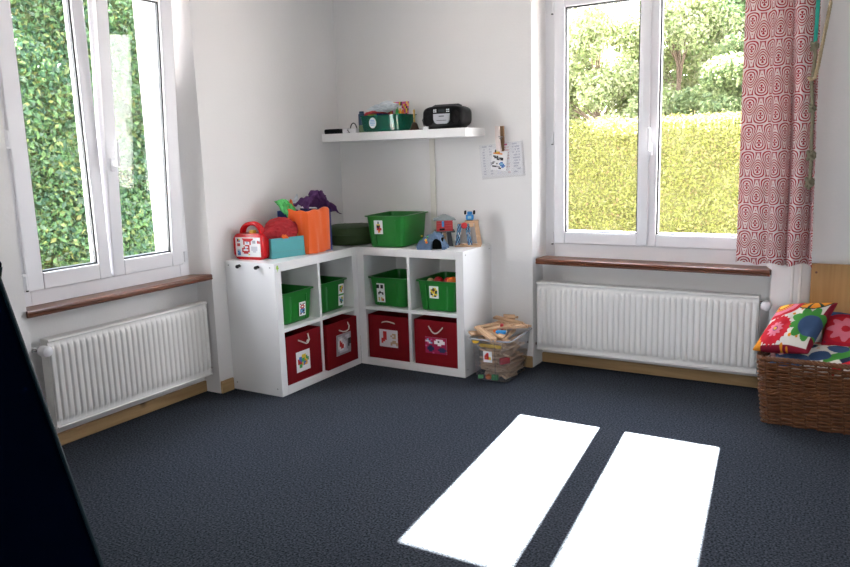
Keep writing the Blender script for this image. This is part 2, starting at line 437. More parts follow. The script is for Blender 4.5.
# ------------------------------------------------------------------ windows
def bars(bm, a0, a1, z0, z1, w, d0, d1, axis, bev=.004, wb=None, wr=None):
    """rectangular frame in plane of axis 'x' or 'y'; a = horizontal coordinate, d = depth"""
    wb = wb or w; wr = wr or w
    for (p0, p1, q0, q1) in ((a0, a0+w, z0, z1), (a1-wr, a1, z0, z1), (a0+w, a1-wr, z0, z0+wb), (a0+w, a1-wr, z1-w, z1)):
        if axis == 'y': box(bm, p0, p1, d0, d1, q0, q1, bev)
        else: box(bm, d0, d1, p0, p1, q0, q1, bev)
def pane(bm, a0, a1, z0, z1, d, axis):
    for dd in (d, d+.016):
        q = [(a0, z0), (a1, z0), (a1, z1), (a0, z1)]
        bm.faces.new([bm.verts.new((p, dd, z) if axis == 'y' else (dd, p, z)) for p, z in q])
def handle(parent, p, n, side, name='handle'):
    """lever handle pointing up: rose, neck, lever; n = room-side normal, side = along wall"""
    p, n, s = Vector(p), Vector(n), Vector(side); z = Vector((0, 0, 1))
    bm = NB()
    def bb(c, hs, hn, hz, bev):
        vs = box(bm, -hs, hs, -hn, hn, -hz, hz, bev)
        mt = Matrix.Translation(c) @ Matrix((s, n, z)).transposed().to_4x4()
        bmesh.ops.transform(bm, matrix=mt, verts=vs)
    bb(p+n*.006, .014, .006, .034, .004)
    bb(p+n*.028, .009, .020, .009, .003)
    bb(p+n*.045+z*.056, .010, .008, .066, .005)
    return obj(name, bm, M['pvc'], parent, smooth=True)

# window 2 (back wall)
w2 = thing('window_2', None, None, (2.14, .16, .71)); w2['kind'] = 'structure'
bm = NB(); bars(bm, BX0, BX1, .676, NT, .098, .13, .20, 'y', wb=.119, wr=.130)
obj('window_frame', bm, M['pvc'], w2)
for (a0, a1, g0, g1, hh) in ((1.566, 2.135, 1.635, 2.085, False), (2.135, 2.716, 2.197, 2.655, True)):
    bm = NB(); d0, d1 = .112, .185
    z0, z1 = .797, 2.288
    for (p0, p1, q0, q1) in ((a0, g0, z0, z1), (g1, a1, z0, z1), (g0, g1, z0, .870), (g0, g1, 2.214, z1)):
        box(bm, p0+.0004, p1-.0004, d0, d1, q0, q1, .005)
    if hh: box(bm, 2.108, 2.150, d0-.012, d0+.002, z0+.01, z1-.01, .004)
    s = obj('sash', bm, M['pvc'], w2)
    bm = NB(); bars(bm, g0-.001, g1+.001, .869, 2.215, .009, d0+.012, d0+.05, 'y', 0)
    obj('gasket', bm, M['gasket'], s)
    bm = NB(); pane(bm, g0, g1, .870, 2.214, d0+.030, 'y'); obj('glass', bm, M['glass'], s)
    if hh: handle(s, (2.158, d0-.010, 1.365), (0, -1, 0), (1, 0, 0))
    else:
        for zz in (.83, 1.45, 2.22):
            bm = NB(); tube(bm, [(1.556, d0+.006, zz-.035), (1.556, d0+.006, zz+.035)], .007, 8); obj('hinge', bm, M['pvc'], s, smooth=True)
            bm = NB(); box(bm, 1.550, 1.560, d0-.004, d0+.008, zz-.042, zz-.036); obj('hinge_pin', bm, M['gasket'], s)

# window 1 (left wall), left sash tilted in at the top
w1 = thing('window_1', None, None, (-.13, -1.874, .728)); w1['kind'] = 'structure'
bm = NB(); bars(bm, LY0, LY1, .700, NT, .092, -.165, -.105, 'x', wb=.113, wr=.134)
obj('window_frame', bm, M['pvc'], w1)
TILT = .056
for (a0, a1, g0, g1, right) in ((-2.338, -1.885, -2.256, -1.952, False), (-1.872, -1.405, -1.803, -1.487, True)):
    d0, d1 = -.155, -.088; z0, z1 = .797, 2.288
    bm = NB()
    for (p0, p1, q0, q1) in ((a0, g0, z0, z1), (g1, a1, z0, z1), (g0, g1, z0, .878), (g0, g1, 2.214, z1)):
        box(bm, d0, d1, p0+.0004, p1-.0004, q0, q1, .005)
    parts = [('sash', bm, M['pvc'])]
    bm = NB(); bars(bm, g0-.001, g1+.001, .877, 2.215, .008, d1-.05, d1-.014, 'x', 0); parts.append(('gasket', bm, M['gasket']))
    bm = NB(); bars(bm, g0+.004, g1-.004, .882, 2.21, .004, d1-.046, d1-.030, 'x', 0); parts.append(('spacer', bm, M['silver']))
    bm = NB(); pane(bm, g0, g1, .878, 2.214, d1-.048, 'x'); parts.append(('glass', bm, M['glass']))
    s = None
    for nm, b_, m_ in parts:
        if right:
            sh = Matrix.Translation((d1, 0, z0)) @ Matrix.Rotation(math.atan(TILT), 4, 'Y') @ Matrix.Translation((-d1, 0, -z0))
            bmesh.ops.transform(b_, matrix=sh, verts=b_.verts[:])
        o = obj(nm, b_, m_, w1 if s is None else s)
        if s is None: s = o
    def lean(o_):
        o_.data.transform(Matrix.Translation(w1.location) @ sh @ Matrix.Translation(-w1.location)) if False else o_.data.transform(Matrix.Translation(-w1.location) @ sh @ Matrix.Translation(w1.location))
    if right:
        lean(handle(s, (d1, -1.837, 1.375), (1, 0, 0), (0, 1, 0)))
        bm = NB(); tube(bm, [(d1+.002, -1.398, .81), (d1+.002, -1.398, .87)], .007, 8); obj('hinge', bm, M['pvc'], s, smooth=True)
    else:
        for zz in (.80, 1.46):
            bm = NB(); box(bm, d1-.012, d1+.010, -2.362, -2.340, zz, zz+.085, .004); tube(bm, [(d1+.012, -2.351, zz+.01), (d1+.012, -2.351, zz+.075)], .006, 8)
            obj('hinge', bm, M['pvc'], s, smooth=True)
        bm = NB(); tube(bm, [(d1+.014, -2.351, .803), (d1+.014, -2.351, .809)], .006, 8); obj('hinge_pin', bm, M['gasket'], s)
# unseen window, added behind the camera to let more light in
w3 = thing('added_rear_window', None, None, (3.95, YR-.15, .85)); w3['kind'] = 'structure'
bm = NB(); bars(bm, 3.45, 4.45, .85, 2.2, .06, YR-.18, YR-.12, 'y'); box(bm, 3.92, 3.98, YR-.18, YR-.12, .91, 2.14); obj('window_frame', bm, M['pvc'], w3)
bm = NB(); pane(bm, 3.51, 4.39, .91, 2.14, YR-.16, 'y'); obj('glass', bm, M['glass'], w3)
# shutter stay on the outside reveal of the left window
bm = NB(); tube(bm, [(-.20, -1.418, 1.20), (-.20, -1.418, 1.50)], .005, 6); tube(bm, [(-.20, -1.418, 1.48), (-.20, -1.418, 1.50), (-.20, -1.402, 1.51)], .007, 6)
tag(obj('shutter_stay', bm, M['grey'], smooth=True), 'thin grey metal shutter stay on the white outer reveal of the left window', 'shutter stay')

# ------------------------------------------------------------------ radiators
def radiator(label, origin, rz, width, height, ribs, valve):
    """local frame: x along the wall, -y to the room (front at y=0), z from the bottom edge"""
    t = thing('radiator', label, 'radiator', origin, rz)
    nx = ribs*8; zs = [0, .012, .030, .036, .044, .055, .075]; zs = zs+[height*.5]+[height-z for z in zs[::-1]]
    verts, faces = [], []
    for z in zs:
        e = min(z, height-z); e = 0 if e < .03 else min(1, ((e-.03)/.025)) ** .5
        for i in range(nx+1):
            x = width*i/nx; ph = (i % 8)/8
            c = abs(ph-.5)*2                      # 1 at the groove, 0 in the middle of a flute
            pr = min(1, (1-c)*2.2); pr = pr*pr*(3-2*pr)
            verts.append((x, .013-.013*pr*e if 0 < i < nx else .013, z))
    W1 = nx+1
    for j in range(len(zs)-1):
        for i in range(nx): faces.append((j*W1+i, j*W1+i+1, (j+1)*W1+i+1, (j+1)*W1+i))
    me = bpy.data.meshes.new('front_panel'); me.from_pydata(verts, [], faces)
    link('front_panel', me, M['rad'], t, True, True)
    bm = NB(); box(bm, 0, width, .0135, .018, 0, height, .002, 1); box(bm, 0, width, .062, .068, .0, height, .002, 1); obj('back_panel', bm, M['rad'], t, True)
    bm = NB()
    box(bm, 0, width, .004, .070, height, height+.004, .001, 1)
    obj('top_grille', bm, M['rad'], t, True)
    for xx in (0, width-.0015):
        bm = NB(); box(bm, xx-.0015, xx+.0025, .008, .068, .0, height, .001, 1); obj('side_panel', bm, M['rad'], t, True)
    bm = NB(); tube(bm, [(0, .004, .004), (width, .004, .004)], .005, 8); tube(bm, [(0, .004, height-.004), (width, .004, height-.004)], .005, 8)
    obj('edge_seam', bm, M['rad'], t, True, True)
    for f in (.2, .8):
        bm = NB(); box(bm, width*f-.015, width*f+.015, .068, .128, .05, height-.05); obj('bracket', bm, M['rad'], t, True)
    s = 1 if valve == 'right' else -1; x0 = width if s > 0 else 0; zc = height-.010
    bm = NB(); tube(bm, [(x0+s*.001, .035, zc-.025), (x0+s*.040, .035, zc-.025)], .009, 10)
    tube(bm, [(x0+s*.040, .05, zc-.025), (x0+s*.040, -.01, zc-.025)], .013, 12)
    tube(bm, [(x0+s*.040, .02, zc-.025), (x0+s*.060, .02, zc-.025), (x0+s*.085, .02, zc-.025)], .006, 8)
    v = obj('valve_body', bm, M['chrome'], t, True, True)
    bm = NB(); lathe(bm, [(.013, 0), (.024, -.004), (.026, -.012), (.0265, -.040), (.024, -.052), (.014, -.058), (.004, -.060)], (x0+s*.042, -.006, zc-.025), 20, 'y')
    obj('thermostat_knob', bm, M['pvc'], v, True, True)
    bm = NB(); xo = (0 if s > 0 else width)
    tube(bm, [(xo+s*.002, .03, .03), (xo-s*.018, .03, .03), (xo-s*.018, .10, .03)], .008, 8); obj('return_pipe', bm, M['brown'], t, True, True)
    return t
radiator('fluted white panel radiator below the back window', (1.483, .018, .118), 0, 1.30, .437, 39, 'right')
radiator('fluted white panel radiator below the tilted left window', (.0, -2.325, .133), PI/2, .985, .435, 30, 'left')

# pipes right of the back niche
for i, (x, lab) in enumerate(((2.945, 'white painted heating pipe nearer the back window, below the curtain'), (2.982, 'white painted heating pipe nearer the pine board, below the curtain'))):
    bm = NB(); tube(bm, [(x, -.030, .0), (x, -.030, 1.2), (x, -.030, 2.6)], .0085, 10)
    tag(obj('heating_pipe', bm, M['pipe'], smooth=True), lab, 'pipe', 'heating pipes')

# ------------------------------------------------------------------ cube shelves
def shelf_unit(label, loc, rz, extras):
    """local: front faces -y, width along x from 0 to .79, depth 0..-.39 (back at y=0)"""
    t = thing('shelf_unit', label, 'shelf unit', loc, rz)
    w, h, d, o, i = .79, .79, .39, .052, .022
    def pt(nm, *a):
        bm = NB(); box(bm, *a, bev=.0015, seg=1); return obj(nm, bm, M['white'], t, True)
    a = pt('side_panel', 0, o, -d, 0, 0, h); b = pt('side_panel', w-o, w, -d, 0, 0, h)
    pt('top_panel', o, w-o, -d, 0, h-o, h); pt('bottom_panel', o, w-o, -d, 0, 0, o)
    pt('upright_divider', w/2-i/2, w/2+i/2, -d+.002, 0, o, h-o)
    pt('middle_board', o, w/2-i/2, -d+.002, 0, .376, .398); pt('middle_board', w/2+i/2, w-o, -d+.002, 0, .376, .398)
    pan, xs, sg = (a, 0, -1) if extras == 'hooks' else (b, w, 1)
    for yy in (-.355, -.03):
        for zz in (.045, .765):
            bm = NB(); lathe(bm, [(.0045, 0), (.0045, sg*.0012)], (xs, yy, zz), 10, 'x'); obj('screw', bm, M['grey'], pan, True)
    if extras == 'hooks':
        for yy in (-.125, -.27):
            yy = -d-yy*1.0 if False else yy
            bm = NB(); lathe(bm, [(.006, 0), (.006, -.014), (.010, -.018), (.0115, -.024), (.009, -.031), (.002, -.033)], (0, yy, .764), 14, 'x')
            tube(bm, [(-.004, yy, .770), (-.016, yy, .770)], .0055, 8)
            obj('coat_knob', bm, M['black'], pan, True, True)
        # yellow-green zigzag sticker on the front edge
        bm = NB(); z0 = .758; x0 = .014
        prism(bm, [(x0+.004, z0+.018), (x0+.018, z0+.018), (x0+.014, z0+.006), (x0+.024, z0+.006), (x0+.006, z0-.020), (x0+.010, z0-.004), (x0, z0-.002)], 'y', -d-.001, -d)
        s = obj('sticker', bm, mat('lime_sticker', (.35, .62, .05), .5), pan, True); s['label'] = 'lime green zigzag sticker'
    return t
# left unit: back to the left wall, front to +x ; local x -> world +y
shelf_unit('white four-cube shelf unit against the left wall, black knobs on its end', (0.0, -1.18, 0), PI/2, 'hooks')
shelf_unit('white four-cube shelf unit against the back wall beside the clear toy box', (.39, 0, 0), 0, 'plain')

# ------------------------------------------------------------------ green bins
def bin_mesh(t, hw, hd, hh):
    """green tub: local centre at origin, base z=0, label side faces -y"""
    bm = NB(); frustum(bm, (hw*.80, hd*.88), (hw-.012, hd-.012), 0, hh, .003, .012, .03)
    obj('tub', bm, M['green'], t, True, True)
    # moulded vertical panel in the front
    def yf(z): return -(hd*.88+(hd-.012-hd*.88)*z/hh)
    z0, z1 = .012, hh-.030
    for s in (-1, 1):
        bm = NB(); x0 = s*hw*.42; x1 = s*hw*.50
        vs = [(x0, yf(z0)-.006, z0), (x1, yf(z0)+.002, z0), (x1*1.12, yf(z1)+.002, z1), (x0*1.12, yf(z1)-.006, z1)]
        f = [bm.verts.new(v) for v in vs]; g = [bm.verts.new((v[0], v[1]+.012, v[2])) for v in vs]
        bm.faces.new(f); bm.faces.new(g[::-1])
        for i in range(4): bm.faces.new((f[i], f[(i+1) % 4], g[(i+1) % 4], g[i]))
        obj('moulded_rib', bm, M['green'], t, True)
def bin_front(hd, hh, z): return -(hd*.88+(hd-.012-hd*.88)*z/hh)
ART = {
 'truck': ['wwwwwwww', 'wkswsskw', 'wwrrrrww', 'wrrwwrrw', 'wwrrrrww', 'wbbbbbbw', 'wbcckkbw', 'wsbbbbsw', 'wkkwwkkw', 'wwwwwwww'],
 'double': ['wwwwww', 'wggyyw', 'wgyyrw', 'wrgybw', 'wwyrww', 'wwwwww', 'gggggg', 'wwwwww', 'wbwgyw', 'wbbgsw', 'wskgbw', 'wwskww', 'wwwwww'],
 'silh': ['wwwwww', 'kkwkkw', 'kkwkkw', 'kkwkkw', 'wwwwww', 'wwwwww', 'wwkwww', 'wkkkkw', 'wkwwkw', 'wwwwww', 'wwwwww', 'wtwyww', 'wywtrw', 'wtwyrw', 'wwwwww'],
 'puzzle': ['wwwwwwww', 'wwwkyyww', 'wykkkyyw', 'wyyrykkw', 'wkyyykgw', 'wkkwyyyw', 'wwyykkww', 'wwwwwwww'],
 'witch': ['wwwwwww', 'wwwkwww', 'wwwkwww', 'wwyyyww', 'wwkkkww', 'wwkkrww', 'wwrkrrw', 'wwrrrrw', 'wwworww', 'wwwoyww', 'wwwwwww'],
 'blocks': ['wwwwwwwwww', 'wwwwwwwwww', 'wwwwyyywww', 'wwbbyyygww', 'wrbbggyggw', 'wrrbggoygw', 'wrrrybboww', 'wwggyboyww', 'wwggwwwwww', 'wwwwwwwwww', 'wwwwwwwwww'],
 'figure': ['ssssssssss', 'slllssllls', 'slwwlsslls', 'swrwllsskk', 'swrrwllskk', 'swrrrwlskk', 'swwrrwlsks', 'slwwwllsss', 'ssllllllss', 'ssssssssss'],
 'sock': ['..........', '..rr......', '..rr...tt.', '..rr..t.t.', '..rr...tt.', '.rrr......', '.rr....tt.', '.r....tttt', '......t..t', '..........'],
 'shapes': ['mmmmmmmmmmmm', 'mcmpmmwwwwmm', 'wwcmmwwkwwwm', 'mpwcmwwwwwqm', 'mmmmmmmwwmmm', 'pmnnmmmmmmmm', 'mnnnnmmmnnnm', 'mnnnnmmnnnnn', 'mmnnmmmmnnnm', 'mmmmpmmmmmmm'],
 'bricks': ['wwwwwwww', 'wwwrrwww', 'wwrrrwww', 'wrrrrwww', 'wrorryyw', 'wrrrryyw', 'wwwwwwww', 'wwwwwwww'],
}
def green_bin(label, loc, rz, hw, hd, hh, art, lx, lz, lw, lh):
    t = thing('storage_bin', label, 'storage bin', loc, rz, 'green plastic bins')
    bin_mesh(t, hw, hd, hh)
    y0, y1 = bin_front(hd, hh, lz), bin_front(hd, hh, lz+lh)
    picture('picture_label', ART[art], t, (lx, y0-.0065, lz), (1, 0, 0), (0, y1-y0, lh), lw, lh, local=True)
    return t
# left unit upper cubes (front to +x -> rz = 90deg)
HW, HD, HH = .150, .185, .195
green_bin('green plastic bin with vehicle picture, upper cube of left unit nearest camera', (.175, -.942, .398), PI/2, HW, HD, HH, 'truck', .00, .035, .058, .085)
green_bin('green plastic bin with two stacked picture labels, upper cube of left unit', (.175, -.598, .398), PI/2, HW, HD, HH, 'double', .045, .025, .055, .14)
b3 = green_bin('green plastic bin with tall black silhouette label, upper left cube of back unit', (.604, -.190, .398), 0, .156, HD, HH, 'silh', -.082, .030, .062, .125)
b4 = green_bin('green plastic bin full of red toys, upper right cube of back unit', (.974, -.190, .398), 0, .156, HD, HH, 'puzzle', -.050, .085, .066, .078)
b5 = green_bin('large green plastic bin on top of the back shelf unit', (.590, -.195, .79), math.radians(6), .150, .190, .205, 'witch', -.075, .088, .062, .088)
# toys in the fourth bin
for i, (dx, dy, dz, r, mm, lab) in enumerate(((-.06, -.06, .178, .030, 'toyred', 'red toy ball left in the green bin'), (.055, -.075, .178, .040, 'toyorange', 'orange toy ball in the green bin of the back unit'),
                                         (.0, -.03, .170, .035, 'toyred', 'red toy ball in the middle of the green bin'), (-.098, -.095, .180, .022, 'beech', 'small wooden toy piece in the green bin'))):
    bm = NB(); bmesh.ops.create_icosphere(bm, subdivisions=3, radius=r, matrix=Matrix.Translation((.982+dx, -.185+dy, .398+dz)) @ Matrix.Diagonal((1, 1, .8, 1)))
    tag(obj('toy_ball' if i < 3 else 'toy_block', bm, M[mm], smooth=True), lab, 'toy', 'toys in the green bin')
bm = NB(); box(bm, .89, 1.07, -.31, -.07, .43, .555, .02); tag(obj('toy_crate', bm, M['toygreen'], smooth=True), 'dark green toy block under the balls in the green bin', 'toy')

# ------------------------------------------------------------------ red fabric boxes
def red_box(label, loc, rz, art, card, loop, sz=(.318, .36, .292), tilt=0):
    t = thing('fabric_box', label, 'storage box', loc, rz, 'dark red fabric boxes')
    w, d, h = sz; hw = w/2
    bm = NB()
    box(bm, -hw, hw, -d/2, -d/2+.006, 0, h, .002); box(bm, -hw, hw, d/2-.006, d/2, 0, h, .002)
    box(bm, -hw, -hw+.006, -d/2+.006, d/2-.006, 0, h, .002); box(bm, hw-.006, hw, -d/2+.006, d/2-.006, 0, h, .002)
    box(bm, -hw+.006, hw-.006, -d/2+.006, d/2-.006, 0, .006)
    obj('box_body', bm, M['red'], t, True)
    bm = NB(); box(bm, -hw+.0065, hw-.0065, -d/2+.0065, d/2-.0065, .008, h*.5); o = obj('inside_shade_fill', bm, M['inside_shade'], t, True); o['label'] = 'dark fill standing for the shade inside the box'  # near-black block paints in the shade of the open box
    cx, cz, cw, chh = card
    picture('picture_card', ART[art], t, (cx-cw/2, -d/2, cz), (1, 0, 0), (tilt, 0, 1), cw, chh, local=True)
    bm = NB(); tube(bm, [(p[0], -d/2-p[2], p[1]) for p in loop], .0042, 8); obj('cord_handle', bm, M['rope'], t, True, True)
    return t
def arc(cx, cz, w, sag, n=9, out=.012):
    return [(cx-w/2+w*i/(n-1), cz+sag*math.sin(PI*i/(n-1)), -.002+out*math.sin(PI*i/(n-1))) for i in range(n)]
red_box('dark red fabric box with picture of coloured blocks, lower cube nearest camera', (.205, -.957, .052), PI/2, 'blocks', (-.018, .055, .125, .125),
        [(-.055, .252, 0), (-.03, .238, .01), (.0, .222, .016), (.02, .222, .014), (.018, .24, .012), (.004, .232, .016), (.02, .228, .016), (.034, .24, .012), (.036, .275, 0)])
red_box('dark red fabric box with grey figure picture, pulled slightly out of left unit', (.232, -.613, .052), PI/2, 'figure', (.005, .07, .15, .135),
        [(-.035, .235, 0), (-.01, .222, .012), (.02, .218, .015), (.05, .225, .014), (.062, .245, .01), (.058, .27, 0)], tilt=.05)
red_box('dark red fabric box with red sock picture, lower left cube of back unit', (.616, -.208, .052), 0, 'sock', (.0, .085, .142, .115), arc(.0, .245, .10, .012))
red_box('dark red fabric box with crimson picture and drooping cord, below red toys bin', (.974, -.208, .052), 0, 'shapes', (.0, .08, .155, .105), arc(.0, .255, .105, -.042))

# ------------------------------------------------------------------ on the left shelf unit
def toy_case():
    t = thing('toy_case', 'red plastic toy carry case with white label on the left shelf unit', 'toy case', (.116, -1.050, .79), math.radians(7))
    # profile of the case seen from the front, extruded in depth, in two shells
    def outline(g=0):
        hx, h = .106-g, .155
        pts = [(x, z+h/2) for x, z in rounded_rect(hx, h/2-g, .030, 6)]
        return pts
    for nm, a, b in (('front_shell', -.050, -.002), ('rear_shell', .002, .050)):
        bm = NB(); prism(bm, outline(), 'y', a, b)
        es = [e for e in bm.edges if abs(e.verts[0].co.y-e.verts[1].co.y) < 1e-6]
        bmesh.ops.bevel(bm, geom=es, offset=.010 if nm == 'front_shell' else .012, segments=3, profile=.5, affect='EDGES')
        obj(nm, bm, M['case'], t, True, True)
    bm = NB(); box(bm, -.090, .090, -.004, .004, .006, .144); obj('seam', bm, M['case'], t, True)
    bm = NB(); n = 14
    path = [(-.072*math.cos(PI*i/n)+.0, 0, .140+.072*math.sin(PI*i/n) ** .8) for i in range(n+1)]
    for dy in (-.012, .0, .012): tube(bm, [(p[0], dy, p[2]) for p in path], .0115, 8)
    obj('handle', bm, M['case'], t, True, True)
    bm = NB(); box(bm, -.014, .018, -.016, .016, .150, .172, .004); o = obj('clasp', bm, M['toyyellow'], t, True, True); o['label'] = 'small yellow clasp under the handle'
    art = ['w.wwwwwwwwww..w', 'wkywwwrrrwwwwww', 'wrbwwrwwwrwsswrs', 'wwwwwrwcwrwsswrr', 'wrrwwrwwwrwwwwww', 'wrrwwwrrrwwwwww', 'wwwwwrwwrwllllww', 'wwwwrrcrrwllllw', 'wllwrwwwrwllllw', 'wbcwrrrrrwwllww', 'wcbwwrrrwwwwwww', 'wbbwwwwwyqwwwww', 'wwwwwwwwwwwwwww']
    art = [r.ljust(16, 'w') for r in art]
    picture('label', art, t, (-.090, -.0505, .018), (1, 0, 0), (0, 0, 1), .178, .115, local=True)['label'] = 'white printed label with red drawings'
    bm = NB(); prism(bm, [(.040*math.cos(PI+PI*i/10), .128-.020*abs(math.sin(PI*i/10))) for i in range(11)], 'y', -.054, -.048)
    obj('grip_recess', bm, M['case'], t, True)
    for sx in (-.055, .055):
        bm = NB(); box(bm, sx-.016, sx+.016, -.03, .03, -.0, .006, .002); obj('foot', bm, M['case'], t, True)
toy_case()

def teal_box():
    rz = math.radians(74)      # local x along the front edge
    t = thing('cardboard_box', 'turquoise cardboard box holding red tulle on the left shelf unit', 'box', (.205, -.875, .79), rz)
    w, d, h = .285, .165, .120
    bm = NB(); hw, hd = w/2, d/2
    box(bm, -hw, hw, -hd, -hd+.003, 0, h); box(bm, -hw, hw, hd-.003, hd, 0, h); box(bm, -hw, -hw+.003, -hd+.003, hd-.003, 0, h); box(bm, hw-.003, hw, -hd+.003, hd-.003, 0, h)
    box(bm, -hw+.003, hw-.003, -hd+.003, hd-.003, 0, .003)
    obj('box_body', bm, M['teal'], t, True)
    bm = NB(); box(bm, -hw, hw, -hd-.0012, -hd, h*.30, h*.315); obj('fold_line', bm, M['tealdark'], t, True)
teal_box()

def crumple(name, label, cat, c, rad, m, seed, amp=.35, freq=9, sub=5, group=None, spikes=()):
    bm = NB(); bmesh.ops.create_icosphere(bm, subdivisions=sub, radius=1)
    for v in bm.verts:
        n = v.co.normalized(); o = Vector((seed*3.1, seed*1.7, seed*.9))
        k = 1+amp*(noise.noise(n*freq*.25+o)*1.0+(1-abs(noise.noise(n*freq*.5+o*2))*2)*.45+noise.noise(n*freq+o)*.25)
        for (d, s, sh) in spikes:
            dd = Vector(d).normalized(); k += s*max(0, n.dot(dd)) ** sh
        v.co = Vector((n.x*rad[0]*k, n.y*rad[1]*k, n.z*rad[2]*k))
    z = min(v.co.z for v in bm.verts)
    bmesh.ops.translate(bm, vec=Vector(c), verts=bm.verts)
    return tag(obj(name, bm, m, smooth=True), label, cat, group)
def sheet(name, label, cat, corners, lift, m, seed, amp=.02, freq=3.0, n=44, group=None):
    """a thrown cloth: four corners (world), raised middle, ridged folds"""
    A, B, C_, D_ = [Vector(c) for c in corners]; bm = NB(); g = []; o = Vector((seed*1.37, seed*2.11, seed*.73))
    def ridge(p): return 1-2*abs(noise.noise(p))
    for j in range(n+1):
        row = []
        for i in range(n+1):
            u, v = i/n, j/n
            p = A*(1-u)*(1-v)+B*u*(1-v)+C_*u*v+D_*(1-u)*v
            e = (4*u*(1-u))*(4*v*(1-v)); c = max(abs(2*u-1), abs(2*v-1))
            p = p+Vector((0, 0, lift*e ** .6))
            q = Vector((u*freq, v*freq, 0))
            k = amp*(.35+.65*(1-c))
            p = p+Vector((ridge(q+o)*k, ridge(q*1.3+o*2)*k, ridge(q*1.15+o*3)*k*1.2))
            q2 = q*2.7; p = p+Vector((noise.noise(q2+o), noise.noise(q2+o*1.7), noise.noise(q2-o)))*amp*.35
            row.append(bm.verts.new(p))
        g.append(row)
    for j in range(n):
        for i in range(n): bm.faces.new((g[j][i], g[j][i+1], g[j+1][i+1], g[j+1][i]))
    ob = obj(name, bm, m, smooth=True)
    md = ob.modifiers.new('thickness', 'SOLIDIFY'); md.thickness = .0025
    return tag(ob, label, cat, group)
crumple('tulle_cloth', 'crumpled red tulle cloth heaped in the turquoise box', 'cloth', (.200, -.885, .925), (.078, .130, .070), M['tulle'], 3, .13, 7, 6, None, (((-.2, .15, 1), .45, 3), ((.1, -1, .1), .25, 6)))
sheet('yellow_cloth', 'small yellow-green cloth tip at the right of the turquoise box', 'cloth', [(.25, -.86, .90), (.30, -.77, .905), (.27, -.735, .935), (.22, -.82, .955)], .012, M['yellow'], 5, .012, 2.5, 30)
sheet('orange_felt', 'orange felt scrap peeking from the red tulle in the turquoise box', 'cloth', [(.285, -.975, .905), (.295, -.935, .905), (.26, -.93, .925), (.25, -.97, .925)], .01, M['orangecloth'], 6, .006, 2, 16)

# blue fabric bag box with orange towel over its front
def blue_box():
    t = thing('fabric_crate', 'navy blue fabric box under the orange towel', 'box', (.20, -.668, .79), 0)
    hw, hd, h = .125, .110, .262     # x half, y half
    bm = NB()
    box(bm, -hw, hw, -hd, -hd+.005, 0, h); box(bm, -hw, hw, hd-.005, hd, 0, h); box(bm, -hw, -hw+.005, -hd+.005, hd-.005, 0, h); box(bm, hw-.005, hw, -hd+.005, hd-.005, 0, h)
    box(bm, -hw+.005, hw-.005, -hd+.005, hd-.005, 0, .005)
    obj('box_body', bm, M['blue'], t, True)
    bm = NB(); box(bm, -hw+.006, hw-.006, -hd+.006, hd-.006, .006, h*.72); obj('inside_shade', bm, M['inside_shade'], t, True)  # same near-black block darkens the inside of the blue box
blue_box()
def towel():
    # sheet over the front face (x=.325) of the blue box and round its near side, seen as wavy folds
    bm = NB(); nu, nv = 60, 40; g = []
    for j in range(nv+1):
        v = j/nv; row = []
        for i in range(nu+1):
            u = i/nu
            s = -.165+.352*u              # arc length from the near corner: negative runs along the near side
            z = 1.068-.268*v-(.012*math.sin(u*PI*1.0)) + .004*math.sin(u*23)
            amp = .002+.007*v*(1-u)
            wv = amp*math.sin(u*21+2*v)+.5*amp*math.sin(u*37+1-3*v)
            if s < 0: x = .331+s*.80+.004; y = -.785+s*.10-.012-wv-.01*v
            else: x = .331+.008+wv; y = -.785+s
            if v < .04: x -= .012*(1-v/.04)
            z = max(z, .792)
            # diagonal drape: the near side lifts towards its free edge
            if s < 0: z = max(z, 1.05+.02-(1-abs(s)/.20)*.30*v-.02)
            row.append(bm.verts.new((x, y, z)))
        g.append(row)
    for j in range(nv):
        for i in range(nu): bm.faces.new((g[j][i], g[j][i+1], g[j+1][i+1], g[j+1][i]))
    o = obj('towel', bm, M['orange'], smooth=True)
    md = o.modifiers.new('thickness', 'SOLIDIFY'); md.thickness = .004; md.offset = 1
    tag(o, 'orange towel hanging over the front of the navy fabric box', 'towel')
towel()
sheet('purple_cloth', 'crumpled purple cloth piled in the top of the navy fabric box', 'cloth',
      [(.30, -.765, 1.045), (.215, -.600, 1.150), (.225, -.330, .985), (.12, -.72, 1.09)], .050, M['purple'], 4, .045, 3.4, 60)
sheet('green_cloth', 'green cloth sticking up left of the purple cloth', 'cloth',
      [(.19, -.83, 1.015), (.12, -.850, 1.110), (.10, -.755, 1.115), (.22, -.765, 1.045)], .02, M['lime'], 9, .020, 3, 36)
sheet('orange_felt', 'orange felt scrap beside the upright green cloth', 'cloth', [(.17, -.80, 1.06), (.19, -.745, 1.06), (.17, -.755, 1.125), (.18, -.79, 1.09)], .004, M['orangecloth'], 12, .010, 2, 24)
sheet('white_cloth', 'pale blue-white cloth tip between green and purple cloths', 'cloth', [(.15, -.74, 1.06), (.17, -.67, 1.05), (.14, -.66, 1.15), (.13, -.70, 1.11)], .006, M['palecloth'], 15, .012, 2, 24)

def olive_bag():
    bm = NB(); n = 40; prof = [(.02, 0), (.145, .001), (.163, .012), (.171, .035), (.172, .062), (.174, .070), (.172, .078), (.170, .100), (.160, .118), (.13, .127), (.02, .129)]
    lathe(bm, prof, (0, 0, 0), n)
    for v in bm.verts:
        v.co += v.co.normalized()*0.006*noise.noise(v.co*22)
    t = thing('round_cushion', 'round olive green cushion in the corner between the two shelf units', 'cushion', (.238, -.238, .79))
    obj('cover', bm, M['olive'], t, True, True)
    bm = NB(); tube(bm, [(.173*math.cos(2*PI*i/40), .173*math.sin(2*PI*i/40), .070) for i in range(41)], .004, 6, False); obj('piping', bm, M['olive'], t, True, True)
olive_bag()

